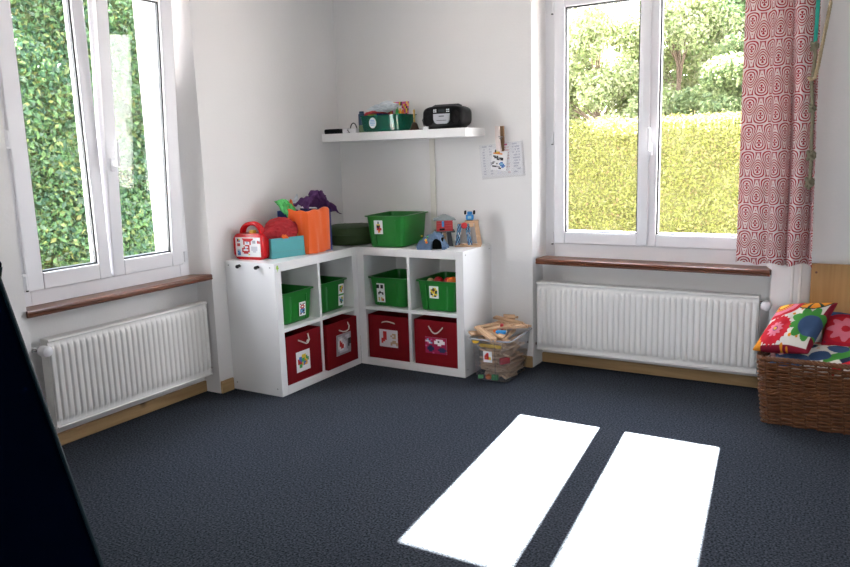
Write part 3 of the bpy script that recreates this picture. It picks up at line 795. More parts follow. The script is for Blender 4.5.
# ------------------------------------------------------------------ toys on the back unit
def rock_tunnel():
    t = thing('toy_tunnel', 'blue-grey toy rock tunnel on the back shelf unit', 'toy tunnel', (.928, -.315, .79), math.radians(20))
    bm = NB(); nu, nv = 28, 16; D = .055
    def outer(a, k):   # a 0..pi over the arch
        x = -.088*math.cos(a); z = (.100+.012*math.sin(a*3+1))*math.sin(a) ** .85
        f = 1-.32*k
        x *= 1-.35*(z/.11) ** 1.5
        return x, z
    rows = []
    for j in range(nv+1):
        y = -D+2*D*j/nv; k = abs(j/nv-.5)*2; row = []
        for i in range(nu+1):
            a = PI*i/nu; x, z = outer(a, k)
            p = Vector((x, y, z)); q = noise.noise(p*34+Vector((4, 2, 1)))*.020+noise.noise(p*90)*.007
            d = Vector((x, 0, z)).normalized()
            p += d*q; p.z = max(0, p.z*(1-.10*k)); 
            row.append(bm.verts.new(p))
        rows.append(row)
    for j in range(nv):
        for i in range(nu): bm.faces.new((rows[j][i], rows[j][i+1], rows[j+1][i+1], rows[j+1][i]))
    # ends with an arched opening off-centre
    def hole(a): return (.035-.034*math.cos(a), .070*math.sin(a) ** .6)
    inner = []
    for j in (0, nv):
        y = rows[j][0].co.y
        r2 = [bm.verts.new((hole(PI*i/nu)[0], y-(.012 if j == 0 else -.012), hole(PI*i/nu)[1])) for i in range(nu+1)]
        for i in range(nu): bm.faces.new((rows[j][i], rows[j][i+1], r2[i+1], r2[i]))
        inner.append(r2)
    for i in range(nu): bm.faces.new((inner[0][i], inner[0][i+1], inner[1][i+1], inner[1][i]))
    obj('rock_shell', bm, M['rock'], t, True, True)
    bm = NB(); box(bm, .0, .070, -.02, .046, .0, .070); obj('tunnel_shade_fill', bm, M['blackm'], t, True)  # black block stands in for the shade inside the arch
    for i, (x, y, z, c) in enumerate(((-.030, -.066, .062, 'toyyellow'), (-.026, -.069, .048, 'toyorange'), (-.062, -.052, .066, 'toygreen'), (-.058, -.05, .085, 'toyyellow'), (-.02, -.062, .080, 'toygreen'))):
        bm = NB(); bmesh.ops.create_icosphere(bm, subdivisions=2, radius=.008 if i < 2 else .006, matrix=Matrix.Translation((x, y, z))); obj('painted_flower', bm, M[c], t, True, True)
rock_tunnel()
def water_tower():
    t = thing('toy_water_tower', 'red toy water tower with grey roof behind the rock tunnel', 'toy tower', (.925, -.155, .79), math.radians(32))
    bm = NB()
    def fr(bm, h0, h1, z0, z1, b=.0):
        lo = [bm.verts.new((sx*h0, sy*h0, z0)) for sx, sy in ((-1, -1), (1, -1), (1, 1), (-1, 1))]
        hi = [bm.verts.new((sx*h1, sy*h1, z1)) for sx, sy in ((-1, -1), (1, -1), (1, 1), (-1, 1))]
        bm.faces.new(lo[::-1]); bm.faces.new(hi)
        for i in range(4): bm.faces.new((lo[i], lo[(i+1) % 4], hi[(i+1) % 4], hi[i]))
    for sx in (-1, 1):
        bm = NB(); prism(bm, [(sx*.052, 0), (sx*.020, 0), (sx*.016, .092), (sx*.040, .092)], 'y', -.045, .045); obj('leg', bm, M['toygrey'], t, True)
    bm = NB(); box(bm, -.009, .009, -.03, .03, 0, .092); o = obj('post', bm, M['beech'], t, True); o['label'] = 'pale wooden post'
    bm = NB(); box(bm, -.064, .064, -.064, .064, .090, .099, .002); obj('platform', bm, M['toygrey'], t, True)
    bm = NB(); fr(bm, .052, .050, .099, .172); b = obj('tank_house', bm, M['toyred'], t, True)
    bm = NB()
    for z in (.116, .132, .148, .162):
        box(bm, -.0525, .0525, -.0525, .0525, z, z+.0015)
    obj('plank_line', bm, mat('dull_red_line', (.55, .10, .09), .5), b, True)
    bm = NB(); box(bm, -.034, .000, -.0545, -.050, .104, .117); obj('dark_panel', bm, M['black'], b, True)
    bm = NB(); box(bm, -.018, -.004, -.0545, -.050, .126, .162); o = obj('emblem', bm, M['toyblue'], b, True)
    bm = NB(); fr(bm, .070, .010, .172, .202); box(bm, -.070, .070, -.070, .070, .167, .173); obj('roof', bm, M['toyroof'], t, True)
water_tower()
def coal_tower():
    t = thing('toy_lift_tower', 'wooden toy lift tower with blue patterned legs beside red water tower', 'toy tower', (1.080, -.140, .79), math.radians(24))
    bm = NB(); box(bm, -.075, .090, -.045, -.030, 0, .011, .002); box(bm, -.075, .090, .030, .045, 0, .011, .002); box(bm, -.02, .02, -.03, .03, 0, .008); obj('base_rail', bm, M['beech'], t, True)
    def leg(nm, x0, x1, w, y0, y1, m, zt=.150):
        bm = NB(); prism(bm, [(x0-w/2, .009), (x0+w/2, .009), (x1+w/2, zt), (x1-w/2, zt)], 'y', y0, y1); return obj(nm, bm, m, t, True)
    pal = ['bwbbwb', 'wbbwbb', 'bbwbbw', 'bwbbwb', 'wbwbbw', 'bbwbwb', 'bwbbwb', 'wbbwbb', 'bbwbbw', 'bwbwbb']
    for x0, x1 in ((-.060, -.040), (.022, .002)):
        leg('leg', x0, x1, .030, -.036, -.026, M['beech'])
        sl = (x1-x0)/.141
        picture('patterned_strip', [''.join('n' if c == 'b' else 'c' if (i+j) % 3 else 'w' for i, c in enumerate(r)) for j, r in enumerate(pal)], t, (x0-.0145, -.0362, .012), (1, 0, 0), (sl, 0, 1), .029, .136, local=True)
    leg('leg', .080, .058, .024, -.036, -.024, M['beech'], .165); leg('leg', .080, .058, .024, .024, .036, M['beech'], .165)
    bm = NB(); box(bm, -.012, .075, -.040, .040, .150, .164, .003); box(bm, .02, .045, -.043, -.034, .126, .150, .002); obj('platform', bm, M['beech'], t, True)
    bm = NB(); lathe(bm, [(.018, -.046), (.020, -.044), (.020, -.038), (.018, -.036)], (-.014, 0, .136), 20, 'y'); o = obj('red_disc', bm, M['toyred'], t, True, True); o['label'] = 'round red disc'
    bm = NB(); box(bm, -.052, .008, -.034, -.028, .140, .150); obj('cross_bar', bm, M['black'], t, True)
coal_tower()
def toy_car():
    t = thing('toy_wagon', 'small blue toy wagon with black wheels on top of the wooden tower', 'toy wagon', (1.098, -.132, .9545), math.radians(24))
    bm = NB(); box(bm, -.024, .024, -.022, .022, .004, .036, .006); box(bm, -.016, .016, -.018, .018, .036, .056, .006); obj('body', bm, M['toyblue'], t, True, True)
    for sx in (-1, 1):
        for sy in (-1, 1):
            bm = NB(); lathe(bm, [(.010, sx*.022), (.012, sx*.024), (.012, sx*.032), (.009, sx*.034)], (0, sy*.014, .050-.0), 14, 'x'); obj('wheel', bm, M['black'], t, True, True)
    bm = NB(); box(bm, -.011, .011, -.0235, -.021, .012, .030, .002); obj('front_panel', bm, mat('pale_blue_print', (.30, .50, .62), .5), t, True)
    bm = NB(); box(bm, -.020, .020, -.020, .020, 0, .004); obj('undercarriage', bm, M['black'], t, True)
toy_car()

# ------------------------------------------------------------------ wall shelf
bm = NB(); box(bm, .048, 1.148, -.26, -.0005, 1.474, 1.527, .002); tag(obj('wall_shelf', bm, M['white']), 'thick white floating wall shelf above the shelf units', 'shelf')
SZ = 1.5275
bm = NB(); box(bm, .745, .783, -.016, 0, .795, 1.473, .003); tag(obj('cable_duct', bm, M['cream']), 'cream vertical cable duct on the wall below the floating shelf', 'cable duct')
def black_case():
    t = thing('pencil_case', 'slim black case lying at the left end of the wall shelf', 'case', (.115, -.20, SZ), 0)
    bm = NB(); prism(bm, rounded_rect(.066, .0, .0) if False else [(x, z+.016) for x, z in rounded_rect(.066, .016, .011)], 'y', -.03, .03); obj('case_body', bm, M['black'], t, True, True)
    bm = NB(); box(bm, -.060, .060, -.0305, .0305, .0155, .0168); obj('lid_seam', bm, M['blackm'], t, True)
black_case()
def adapter():
    t = thing('power_adapter', 'white plug adapter with cable beside the slim black case', 'adapter', (.235, -.185, SZ), 0)
    bm = NB(); box(bm, -.048, -.004, -.028, .028, 0, .034, .006); obj('adapter_body', bm, M['pvc'], t, True, True)
    bm = NB(); box(bm, -.002, .062, -.02, .02, 0, .030, .004); obj('plug_block', bm, M['pvc'], t, True, True)
    bm = NB(); tube(bm, [(-.004, -.03, .02), (.010, -.042, .018), (.018, -.046, .008), (.026, -.045, .004)], .0028, 6); obj('lead', bm, M['black'], t, True, True)
adapter()
bm = NB(); tube(bm, [(.170+.030*(1-math.cos(PI*i/10))/1, -.10, SZ+.01+.060*math.sin(PI*i/10)) for i in range(11)], .004, 8)
tag(obj('cable_loop', bm, M['toygrey'], smooth=True), 'dark cable loop standing up behind the white adapter', 'cable')
def blue_bottle():
    t = thing('bottle', 'dark blue bottle with green base left of the teal tub', 'bottle', (.318, -.165, SZ))
    bm = NB(); lathe(bm, [(.020, 0), (.022, .003), (.022, .050)], n=20); o = obj('lower_half', bm, mat('dull_green', (.12, .20, .10), .4), t, True, True)
    bm = NB(); lathe(bm, [(.0225, .050), (.0225, .118), (.020, .124), (.016, .126), (.016, .138), (.014, .140)], n=20); obj('upper_half', bm, mat('deep_blue_plastic', (.02, .06, .13), .3), t, True, True)
blue_bottle()
def teal_tub():
    t = thing('plastic_tub', 'teal translucent tub of craft things on the wall shelf', 'tub', (.520, -.150, SZ), 0)
    bm = NB(); frustum(bm, (.150, .085), (.162, .095), 0, .105, .003, .006, .02); obj('tub_body', bm, M['tealtub'], t, True, True)
    art = ['.wwwwwww.', 'wwcwcwcww', 'wcwccwccw', 'wwwwwwwww', 'wcwcwccww', 'wwwwwwwww', 'wwccwcwww', '.wcwcwcw.', '..wwwww..']
    # oval label
    bm = NB(); a = .027; b_ = .034
    prism(bm, [(-.058+a*math.cos(2*PI*i/24), .057+b_*math.sin(2*PI*i/24)) for i in range(24)], 'y', -.0985, -.0965)
    l = obj('oval_label', bm, mat('white_paper', (.75, .80, .82), .6), t, True); l['label'] = 'white oval label with blue lines of writing'
    for i, z in enumerate((.073, .063, .053, .043)):
        w = .016 if i in (0, 3) else .020
        for k in range(4):
            bm = NB(); x = -.058-w+2*w*k/4; box(bm, x, x+w*.36, -.0989, -.0985, z-.0022, z+.0022); obj('writing', bm, M['toyblue'], l, True)
teal_tub()
G = 'craft things in the teal tub'
def tb(nm, lab, cat, bm, m, smooth=False): tag(obj(nm, bm, m, smooth=smooth), lab, cat, G)
TX, TY = .520, -.150
bm = NB(); box(bm, TX-.13, TX-.085, TY-.05, TY+.02, SZ+.012, SZ+.115, .004); tb('craft_box', 'yellow craft box at the left in the teal tub', 'box', bm, M['toyyellow'])
bm = NB(); box(bm, TX+.035-.045, TX+.035+.02, TY-.078, TY-.074, SZ+.012, SZ+.100); tb('paper_sheet', 'pale paper sheet showing through the teal tub front', 'paper', bm, M['palecloth'])
bm = NB(); box(bm, TX-.08, TX-.03, TY-.02, TY+.05, SZ+.012, SZ+.125, .004); tb('craft_box', 'navy craft box in the middle of the teal tub', 'box', bm, M['blue'])
for i, (dx, m_, lab, h) in enumerate(((.085, 'lime', 'green bottle at the right in the teal tub', .150), (.108, 'toyyellow', 'yellow tube beside the green bottle in the teal tub', .142), (.128, 'toyorange', 'orange tube at the right end of the teal tub', .135), (-.148, 'toygreen', 'green tube at the left end of the teal tub', .130))):
    bm = NB(); lathe(bm, [(.010, .012), (.011, .014), (.011, h-.02), (.006, h-.015), (.006, h)], (TX+dx, TY-.02, SZ), 14); tb('craft_tube', lab, 'tube', bm, M[m_], True)
bm = NB(); 
for j in range(1): 
    prism(bm, [(-.155, .118), (-.135, .140), (-.06, .150), (.00, .142), (.0, .128), (-.07, .134), (-.12, .126), (-.15, .110)], 'y', -.06, .03)
bmesh.ops.translate(bm, vec=(TX, TY, SZ-.012), verts=bm.verts); tb('red_folder', 'red folded felt lying over the left of the teal tub', 'felt', bm, M['toyred'])
crumple('paper_bag', 'crumpled white printed paper bag on top of the teal tub', 'paper', (TX-.005, TY-.03, SZ+.150), (.088, .055, .020), M['palecloth'], 21, .45, 12, 5, G, (((.2, 0, 1), .9, 4),))
arts = ['pypkypppykpppyp', 'ypkpyrrpykpyrpy', 'pkyprwwwwwrpykp', 'ypppwwwwwwwppyk', 'kpyrwwwwwwwrpyp', 'pyppyrwwwrpypkp', 'pkypppypkypppyp']
tag(picture('patterned_card', arts, None, (TX-.035, TY+.045, SZ+.085), (1, 0, 0), (0, .12, 1), .165, .105, thick=.003), 'pink and yellow patterned card standing at the back of the teal tub', 'card', G)
def bell():
    t = thing('hand_bell', 'dark brown hand bell with brass handle between tub and radio', 'bell', (.742, -.185, SZ))
    bm = NB(); lathe(bm, [(.034, 0), (.034, .004), (.026, .016), (.020, .034), (.014, .046), (.006, .050)], n=24); obj('bell_cup', bm, M['bellwood'], t, True, True)
    bm = NB(); lathe(bm, [(.004, .048), (.006, .060), (.0045, .072), (.007, .086), (.006, .110), (.0075, .122), (.004, .130)], n=14); obj('handle', bm, M['brass'], t, True, True)
    t.rotation_euler = (0, 0, 0)
bell()
bm = NB(); box(bm, .775, .805, -.20, -.175, SZ, SZ+.008, .002); tag(obj('battery', bm, M['blackm']), 'tiny black object lying between the bell and the radio', 'battery')
bm = NB(); box(bm, .838, .872, -.247, -.225, SZ, SZ+.018, .003); tag(obj('eraser', bm, M['pvc']), 'small white block on the shelf in front of the radio', 'block')
def radio():
    t = thing('radio', 'black portable radio on the right of the wall shelf', 'radio', (.962, -.150, SZ), math.radians(4))
    bm = NB(); n = 40; prof = []
    for yy, k in ((-.075, .86), (-.070, .93), (-.055, .985), (-.02, 1.0), (.04, 1.0), (.065, .97), (.075, .9)):
        ring = []
        for i in range(n):
            a = 2*PI*i/n; c, s = math.cos(a), math.sin(a); e = .52
            x = .143*k*math.copysign(abs(c) ** e, c); z = .068*k*math.copysign(abs(s) ** e, s)
            ring.append(bm.verts.new((x, yy, .072+z)))
        prof.append(ring)
    for r in range(len(prof)-1):
        for i in range(n): bm.faces.new((prof[r][i], prof[r][(i+1) % n], prof[r+1][(i+1) % n], prof[r+1][i]))
    bm.faces.new(prof[0][::-1]); bm.faces.new(prof[-1])
    obj('body', bm, M['black'], t, True, True)
    for s in (-1, 1):
        bm = NB(); lathe(bm, [(.046, -.072), (.046, -.080), (.041, -.083), (.038, -.078), (.012, -.076), (.010, -.079), (.002, -.080)], (s*.090, 0, .070), 28, 'y')
        for v in bm.verts: v.co.x = s*.090+(v.co.x-s*.090)*.78
        obj('speaker', bm, M['blackm'], t, True, True)
    bm = NB(); prism(bm, [(-.056, .090), (.056, .090), (.056, .056), (.045, .036), (.030, .030), (-.030, .030), (-.045, .036), (-.056, .056)], 'y', -.084, -.070)
    o = obj('disc_lid', bm, M['silver'], t, True); o['label'] = 'silver grey front panel'
    bm = NB(); box(bm, -.018, .018, -.0855, -.083, .072, .079, .001); box(bm, -.034, .034, -.0850, -.083, .048, .052); obj('logo_plate', bm, M['toygrey'], o, True)
    bm = NB(); box(bm, -.060, .060, -.082, -.068, .095, .122, .004); obj('control_panel', bm, M['blackm'], t, True)
    bm = NB(); box(bm, -.022, .022, -.0838, -.080, .100, .117, .001); obj('display', bm, M['glassdark'], t, True)
    for x in (-.050, -.038, .038, .050):
        for z in (.103, .114):
            bm = NB(); box(bm, x-.004, x+.004, -.0850, -.081, z-.003, z+.003, .001); obj('button', bm, M['pvc'], t, True)
    bm = NB(); tube(bm, [(-.10, .0, .136), (-.08, .0, .145), (.08, .0, .145), (.10, .0, .136)], .006, 8); box(bm, -.07, .07, -.03, .03, .134, .143, .003); obj('carry_handle', bm, M['toygrey'], t, True, True)
    bm = NB(); tube(bm, [(-.150, .03, .10), (-.172, .02, .085), (-.178, .01, .060), (-.165, .0, .03), (-.150, -.01, .012), (-.135, -.015, .006)], .003, 6); obj('power_lead', bm, M['black'], t, True, True)
    for s in (-1, 1):
        bm = NB(); box(bm, s*.09-.02, s*.09+.02, -.05, .05, 0, .010, .002); obj('foot', bm, M['blackm'], t, True)
radio()
bm = NB(); tube(bm, [(1.07, -.215, SZ+.004), (1.09, -.20, SZ+.004), (1.115, -.195, SZ+.005), (1.125, -.20, SZ+.006)], .0035, 6); tag(obj('cable_end', bm, M['black'], smooth=True), 'short black cable end at the right edge of the wall shelf', 'cable')

# ------------------------------------------------------------------ peg and papers on the back wall
def papers():
    rows = []
    for j in range(24):
        r = ['w']*36
        if 1 <= j <= 22:
            def word(a, b, c, pr=.8):
                for i in range(a, b):
                    if R.random() < pr: r[i] = c
            if j == 1: word(2, 6, 'l', 1); word(8, 11, 'l', 1); word(14, 17, 'l', 1); word(21, 24, 'p', .7); word(28, 32, 'l', 1)
            elif j % 2: word(2, 4, 'l'); word(8, 10, 'l'); word(14, 17, 'q'); word(20, 25, 'f', .7); word(28, 34, 'l', .6)
        rows.append(''.join(r))
    p = picture('paper_sheet', rows, None, (1.128, -.004, 1.214), (1, 0, .075), (-.075, 0, 1), .288, .205, thick=.001)
    p.location.y -= .002
    tag(p, 'white printed list hanging under the big wooden peg', 'paper')
    bm = NB(); prism(bm, [(1.108, 1.418), (1.130, 1.203), (1.428, 1.226), (1.412, 1.440)], 'y', -.0092, -.0080); tag(obj('plastic_sleeve', bm, M['sleeve']), 'clear plastic sleeve around the printed list on the wall', 'sleeve')
    art = ['wwkywwwwwwww', 'wwkyyowwwwww', 'wooooooowwww', 'wwwwwwwwwwww', 'wkkskwwwwwww', 'wwkkkskkkwww', 'wwwwkkskkwww', 'wwwwwwwwwwww', 'wsswwwwbbwww', 'skwwkwbccbww', 'swwwwwwbbbbw', 'wkkkssswbbww', 'wwwwwwkkwwww', 'wwwwwwwwwwww']
    c = picture('note_card', art, None, (1.190, -.0110, 1.268), (1, 0, -.12), (.12, 0, 1), .108, .125, thick=.001)
    tag(c, 'small white note with blue drawing in front of the printed list', 'note')
papers()
def peg():
    t = thing('clothes_peg', 'giant wooden clothes peg fixed to the wall holding papers', 'peg', (1.260, -.006, 1.378))
    bm = NB(); prism(bm, [(-.012, .002), (-.030, .078), (-.034, .155), (-.046, .155), (-.044, .078), (-.028, 0)], 'x', -.017, .012); a = obj('front_half', bm, M['pegpale'], t, True); a['label'] = 'pale pinkish front half'
    bm = NB(); prism(bm, [(-.006, .0), (-.010, .155), (0, .155), (.004, .0)], 'x', -.006, .026); b = obj('rear_half', bm, M['pegbrown'], t, True); b['label'] = 'brown rear half'
    bm = NB(); tube(bm, [(-.018, -.040, .078), (.024, -.040, .078)], .004, 8); tube(bm, [(.010, -.048, .09), (.012, -.02, .09), (.020, -.008, .088)], .003, 6); obj('spring', bm, M['grey'], t, True, True)
peg()

# ------------------------------------------------------------------ clear box of wooden train tracks
CB = (1.355, -.235)
def clear_box():
    t = thing('plastic_box', 'clear plastic box full of wooden train track on the floor', 'storage box', (CB[0], CB[1], 0), math.radians(3))
    bm = NB(); frustum(bm, (.105, .165), (.128, .190), 0, .272, .003, .010, .025); obj('box_body', bm, M['clearbox'], t, True, True)
    bm = NB()
    pts = rounded_rect(.136, .198, .03, 6); tube(bm, [(x, y, .270) for x, y in pts+[pts[0]]], .0055, 6, False); o = obj('rim', bm, clear_mat('clear_rim_plastic', (.88, .90, .94), 1.5, .30), t, True, True)
    for x in (-.062, .03):
        bm = NB(); tube(bm, [(x, -.170, .012), (x*1.12, -.1925, .255)], .0035, 6); obj('moulded_rib', bm, M['clearbox'], t, True, True)
    picture('picture_label', ART['bricks'], t, (-.040, -.1845, .130), (1, 0, 0), (0, -.09, 1), .056, .070, local=True)
    for sx in (0,):
        bm = NB(); prism(bm, [(-.083+.022*math.cos(PI+PI*i/10), .262+.016*math.sin(PI+PI*i/10)) for i in range(11)], 'y', -.207, -.199)
        o = obj('clip', bm, M['toyyellow'], t, True); o['label'] = 'yellow clip at the rim'
clear_box()
def track_bm(L, curve=0.0):
    bm = NB(); n = 8; sec = [(-.020, 0), (.020, 0), (.020, .012), (.0145, .012), (.0140, .009), (.0095, .009), (.009, .012), (-.009, .012), (-.0095, .009), (-.0140, .009), (-.0145, .012), (-.020, .012)]
    rings = []
    for i in range(n+1):
        s = L*(i/n-.5)
        if curve: a = s*curve; cx, cy = math.sin(a)/curve, (1-math.cos(a))/curve
        else: a, cx, cy = 0, s, 0
        rings.append([bm.verts.new((cx-y*math.sin(a), cy+y*math.cos(a), z)) for y, z in sec])
    for i in range(n):
        for k in range(12): bm.faces.new((rings[i][k], rings[i][(k+1) % 12], rings[i+1][(k+1) % 12], rings[i+1][k]))
    bm.faces.new(rings[0][::-1]); bm.faces.new(rings[-1])
    a = L/2*curve if curve else 0
    ex, ey = (math.sin(a)/curve, (1-math.cos(a))/curve) if curve else (L/2, 0)
    d = Vector((math.cos(a), math.sin(a), 0)); e = Vector((ex, ey, 0))
    vs = box(bm, -.002, .012, -.0035, .0035, .0005, .0115); bmesh.ops.transform(bm, matrix=Matrix.Translation(e) @ Matrix.Rotation(a, 4, 'Z'), verts=vs)
    p = e+d*.014; lathe(bm, [(.007, .0005), (.0075, .002), (.0075, .010), (.007, .0115)], (p.x, p.y, 0), 12)
    return bm
TR = {}
for nm, L, c in (('long', .20, 0), ('mid', .145, 0), ('bend', .17, 4.0), ('short', .075, 0)):
    bm = track_bm(L, c); bmesh.ops.recalc_face_normals(bm, faces=bm.faces[:])
    me = bpy.data.meshes.new('track_piece_'+nm); bm.to_mesh(me); bm.free(); me.materials.append(M['beech']); TR[nm] = me
def track(kind, loc, rot, label, group):
    o = bpy.data.objects.new('train_track', TR[kind]); COL.objects.link(o)
    o.location = loc; o.rotation_euler = rot; tag(o, label, 'train track', group); return o
g1, g2 = 'track pieces heaped on the clear box', 'track pieces inside the clear box'
D = math.radians
top = [('long', (1.315, -.375, .292), (D(8), D(12), D(-32)), 'broad wooden track piece slanting down over the front rim of the clear box'),
       ('long', (1.330, -.285, .302), (D(4), D(-8), D(38)), 'long wooden track piece lying across the heap behind the front slanting one'),
       ('bend', (1.270, -.210, .300), (D(5), D(-6), D(52)), 'curved wooden track piece at the left back of the heap'),
       ('mid', (1.425, -.215, .305), (D(0), D(-5), D(25)), 'wooden track piece at the right of the heap next to the window wall'),
       ('long', (1.345, -.110, .318), (D(5), D(6), D(-6)), 'topmost long wooden track piece at the back of the heap'),
       ('long', (1.390, -.140, .305), (D(-4), D(4), D(8)), 'second long wooden track piece below the topmost one'),
       ('short', (1.237, -.370, .280), (D(30), D(10), D(70)), 'short wooden track end poking up at the left front rim'),
       ('short', (1.330, -.060, .330), (D(20), D(5), D(30)), 'short wooden track piece on the very top at the back'),
       ('bend', (1.385, -.270, .285), (D(12), D(-14), D(110)), 'curved wooden track piece in the middle of the heap'),
       ('mid', (1.440, -.150, .290), (D(-6), D(10), D(80)), 'wooden track piece standing along the right rim of the clear box'),
       ('short', (1.350, -.325, .280), (D(-20), D(25), D(15)), 'short wooden track piece beside the red toy in the heap'),
       ('mid', (1.285, -.290, .278), (D(10), D(3), D(80)), 'wooden track piece hidden under the left of the heap')]
for k, l, r, lab in top: track(k, l, r, lab, g1)
for i in range(64):
    k = R.choice(['long', 'mid', 'bend', 'short', 'mid', 'short'])
    z = .016+.245*(i/64); ex = .018*z/.27
    if R.random() < .3:
        k = 'mid' if k in ('long', 'bend') else k
        yaw = R.uniform(-.12, .12); lx = R.uniform(-.006, .006) if k == 'mid' else R.uniform(-.04, .04); ly = R.choice([-.128, -.125, R.uniform(-.1, .12)])-ex*(0 if k == 'short' else .3)
    else:
        half = {'long': .10, 'mid': .075, 'bend': .085, 'short': .040}[k]+.018
        yaw = PI/2+R.uniform(-.10, .10); lx = R.choice([-.070-ex, .070+ex, R.uniform(-.05, .05)]); ly = R.uniform(-1, 1)*max(0, .150-half)
        if k == 'bend': lx *= .6
    track(k, (CB[0]+lx, CB[1]+ly, z), (R.uniform(-.5, .5), R.uniform(-.15, .15), yaw), 'wooden train track piece packed inside the clear plastic box', g2)
def small_block(nm, loc, sz, m, lab, rz=0, ball=False):
    bm = NB()
    if ball: lathe(bm, [(sz[0]*.5, 0), (sz[0]*.86, sz[0]*.2), (sz[0], sz[0]*.7), (sz[0]*.86, sz[0]*1.2), (sz[0]*.4, sz[0]*1.5)], n=18)
    else: box(bm, -sz[0], sz[0], -sz[1], sz[1], 0, sz[2]*2, min(sz)*.3)
    o = obj(nm, bm, M[m], None, True, True); o.location = loc; o.rotation_euler = (0, 0, rz); tag(o, lab, 'toy', 'toys in the clear box')
small_block('toy_block', (1.370, -.255, .290), (.010, .014, .022), 'toyred', 'upright red toy block on the heap of track', .4)
small_block('toy_engine', (1.385, -.300, .283), (.030, .016, .010), 'toyblue', 'blue toy engine lying on the heap of track', .2)
small_block('toy_block', (1.345, -.300, .283), (.012, .012, .012), 'toyorange', 'orange toy block beside the blue engine', .7)
small_block('toy_disc', (1.335, -.380, .012), (.020, .02, .02), 'toyorange', 'orange toy wheel at the bottom front of the clear box', 0, True)
small_block('toy_block', (1.378, -.378, .012), (.020, .014, .016), 'toygreen', 'dark green toy block beside the orange wheel', .1)
small_block('toy_leaf', (1.283, -.382, .012), (.016, .010, .010), 'lime', 'light green toy piece at the bottom left of the clear box', .5)
small_block('toy_bus', (1.435, -.360, .115), (.010, .034, .020), 'toyred', 'red toy bus pressed against the right of the clear box', -.5)
small_block('toy_plate', (1.360, -.397, .215), (.070, .004, .010), 'toyyellow', 'yellow strip behind the front of the clear box', 0.03)

# ------------------------------------------------------------------ wicker basket with cushions
BK = (2.872, 3.56, -.415, -.055)
def basket():
    t = thing('wicker_basket', 'brown wicker basket of cushions in front of the pine board', 'basket', ((BK[0]+BK[1])/2, (BK[2]+BK[3])/2, 0))
    x0, x1, y0, y1 = BK; H = .335; fl = .030
    def per(z, off):
        f = fl*z/H+off; a0, a1, b0, b1 = x0-f, x1+f, y0-f*.6, y1+f*.6; r = .035
        out = []
        def seg(p, q):
            d = math.dist(p, q); n = max(2, int(d/.011))
            for i in range(n): out.append((p[0]+(q[0]-p[0])*i/n, p[1]+(q[1]-p[1])*i/n))
        def cor(cx, cy, a):
            for i in range(4): out.append((cx+r*math.cos(a+PI/2*i/4), cy+r*math.sin(a+PI/2*i/4)))
        seg((a0+r, b0), (a1-r, b0)); cor(a1-r, b0+r, -PI/2); seg((a1, b0+r), (a1, b1-r)); cor(a1-r, b1-r, 0)
        seg((a1-r, b1), (a0+r, b1)); cor(a0+r, b1-r, PI/2); seg((a0, b1-r), (a0, b0+r)); cor(a0+r, b0+r, PI)
        return out
    # weavers
    bm = NB(); rows = 33; step = .055
    for j in range(rows):
        z = .008+(H-.026)*j/(rows-1); pts = per(z, 0); path = []; s = 0
        for i, p in enumerate(pts):
            q = pts[(i+1) % len(pts)]; pr = pts[i-1]
            tx, ty = q[0]-pr[0], q[1]-pr[1]; l = math.hypot(tx, ty) or 1
            nx, ny = ty/l, -tx/l
            w = .0060*math.sin(PI*s/step+(PI if j % 2 else 0))
            path.append((p[0]+nx*w, p[1]+ny*w, z+.0018*math.sin(s*40+j*1.7)))
            s += math.dist(p, q)
        path.append(path[0])
        tube(bm, path, .0050, 5, False)
    o = obj('weave', bm, M['wicker'], t, False, True)
    bm = NB(); pts = per(0, 0); top_ = per(H, 0); s = 0; last = -1
    for i in range(min(len(pts), len(top_))):
        if i % 5 == 0: tube(bm, [(pts[i][0], pts[i][1], .0), (top_[i][0], top_[i][1], H)], .0052, 5)
    obj('stake', bm, M['wickerd'], t)['kind'] = 'stuff'
    # wrapped rim and middle band
    bm = NB()
    for ph in (0, 2*PI/3, 4*PI/3):
        pr = per(H, 0); path = []; s = 0
        for i, p in enumerate(pr):
            q = pr[(i+1) % len(pr)]; path.append((p[0], p[1]+.007*math.cos(s*95+ph), H+.004+.007*math.sin(s*95+ph))); s += math.dist(p, q)
        path.append(path[0]); tube(bm, path, .0075, 6, False)
    obj('rim', bm, M['wicker'], t, False, True)
    bm = NB()
    for ph in (0, PI):
        pr = per(H*.52, .007); path = []; s = 0
        for i, p in enumerate(pr):
            q = pr[(i+1) % len(pr)]; path.append((p[0], p[1]-.002*math.cos(s*100+ph), H*.52+.006*math.sin(s*100+ph))); s += math.dist(p, q)
        path.append(path[0]); tube(bm, path, .0055, 5, False)
    obj('twisted_band', bm, M['wicker'], t, False, True)
    bm = NB(); box(bm, x0+.01, x1-.01, y0+.01, y1-.01, .004, .012); obj('bottom', bm, M['wickerd'], t)
    bm = NB(); 
    for (a, b, c, d) in ((x0-.002, x1+.002, y0-.0, y0+.003), (x0-.002, x1+.002, y1-.003, y1), (x0-.002, x0+.001, y0+.003, y1-.003), (x1-.001, x1+.002, y0+.003, y1-.003)): pass
    bm.free()
basket()

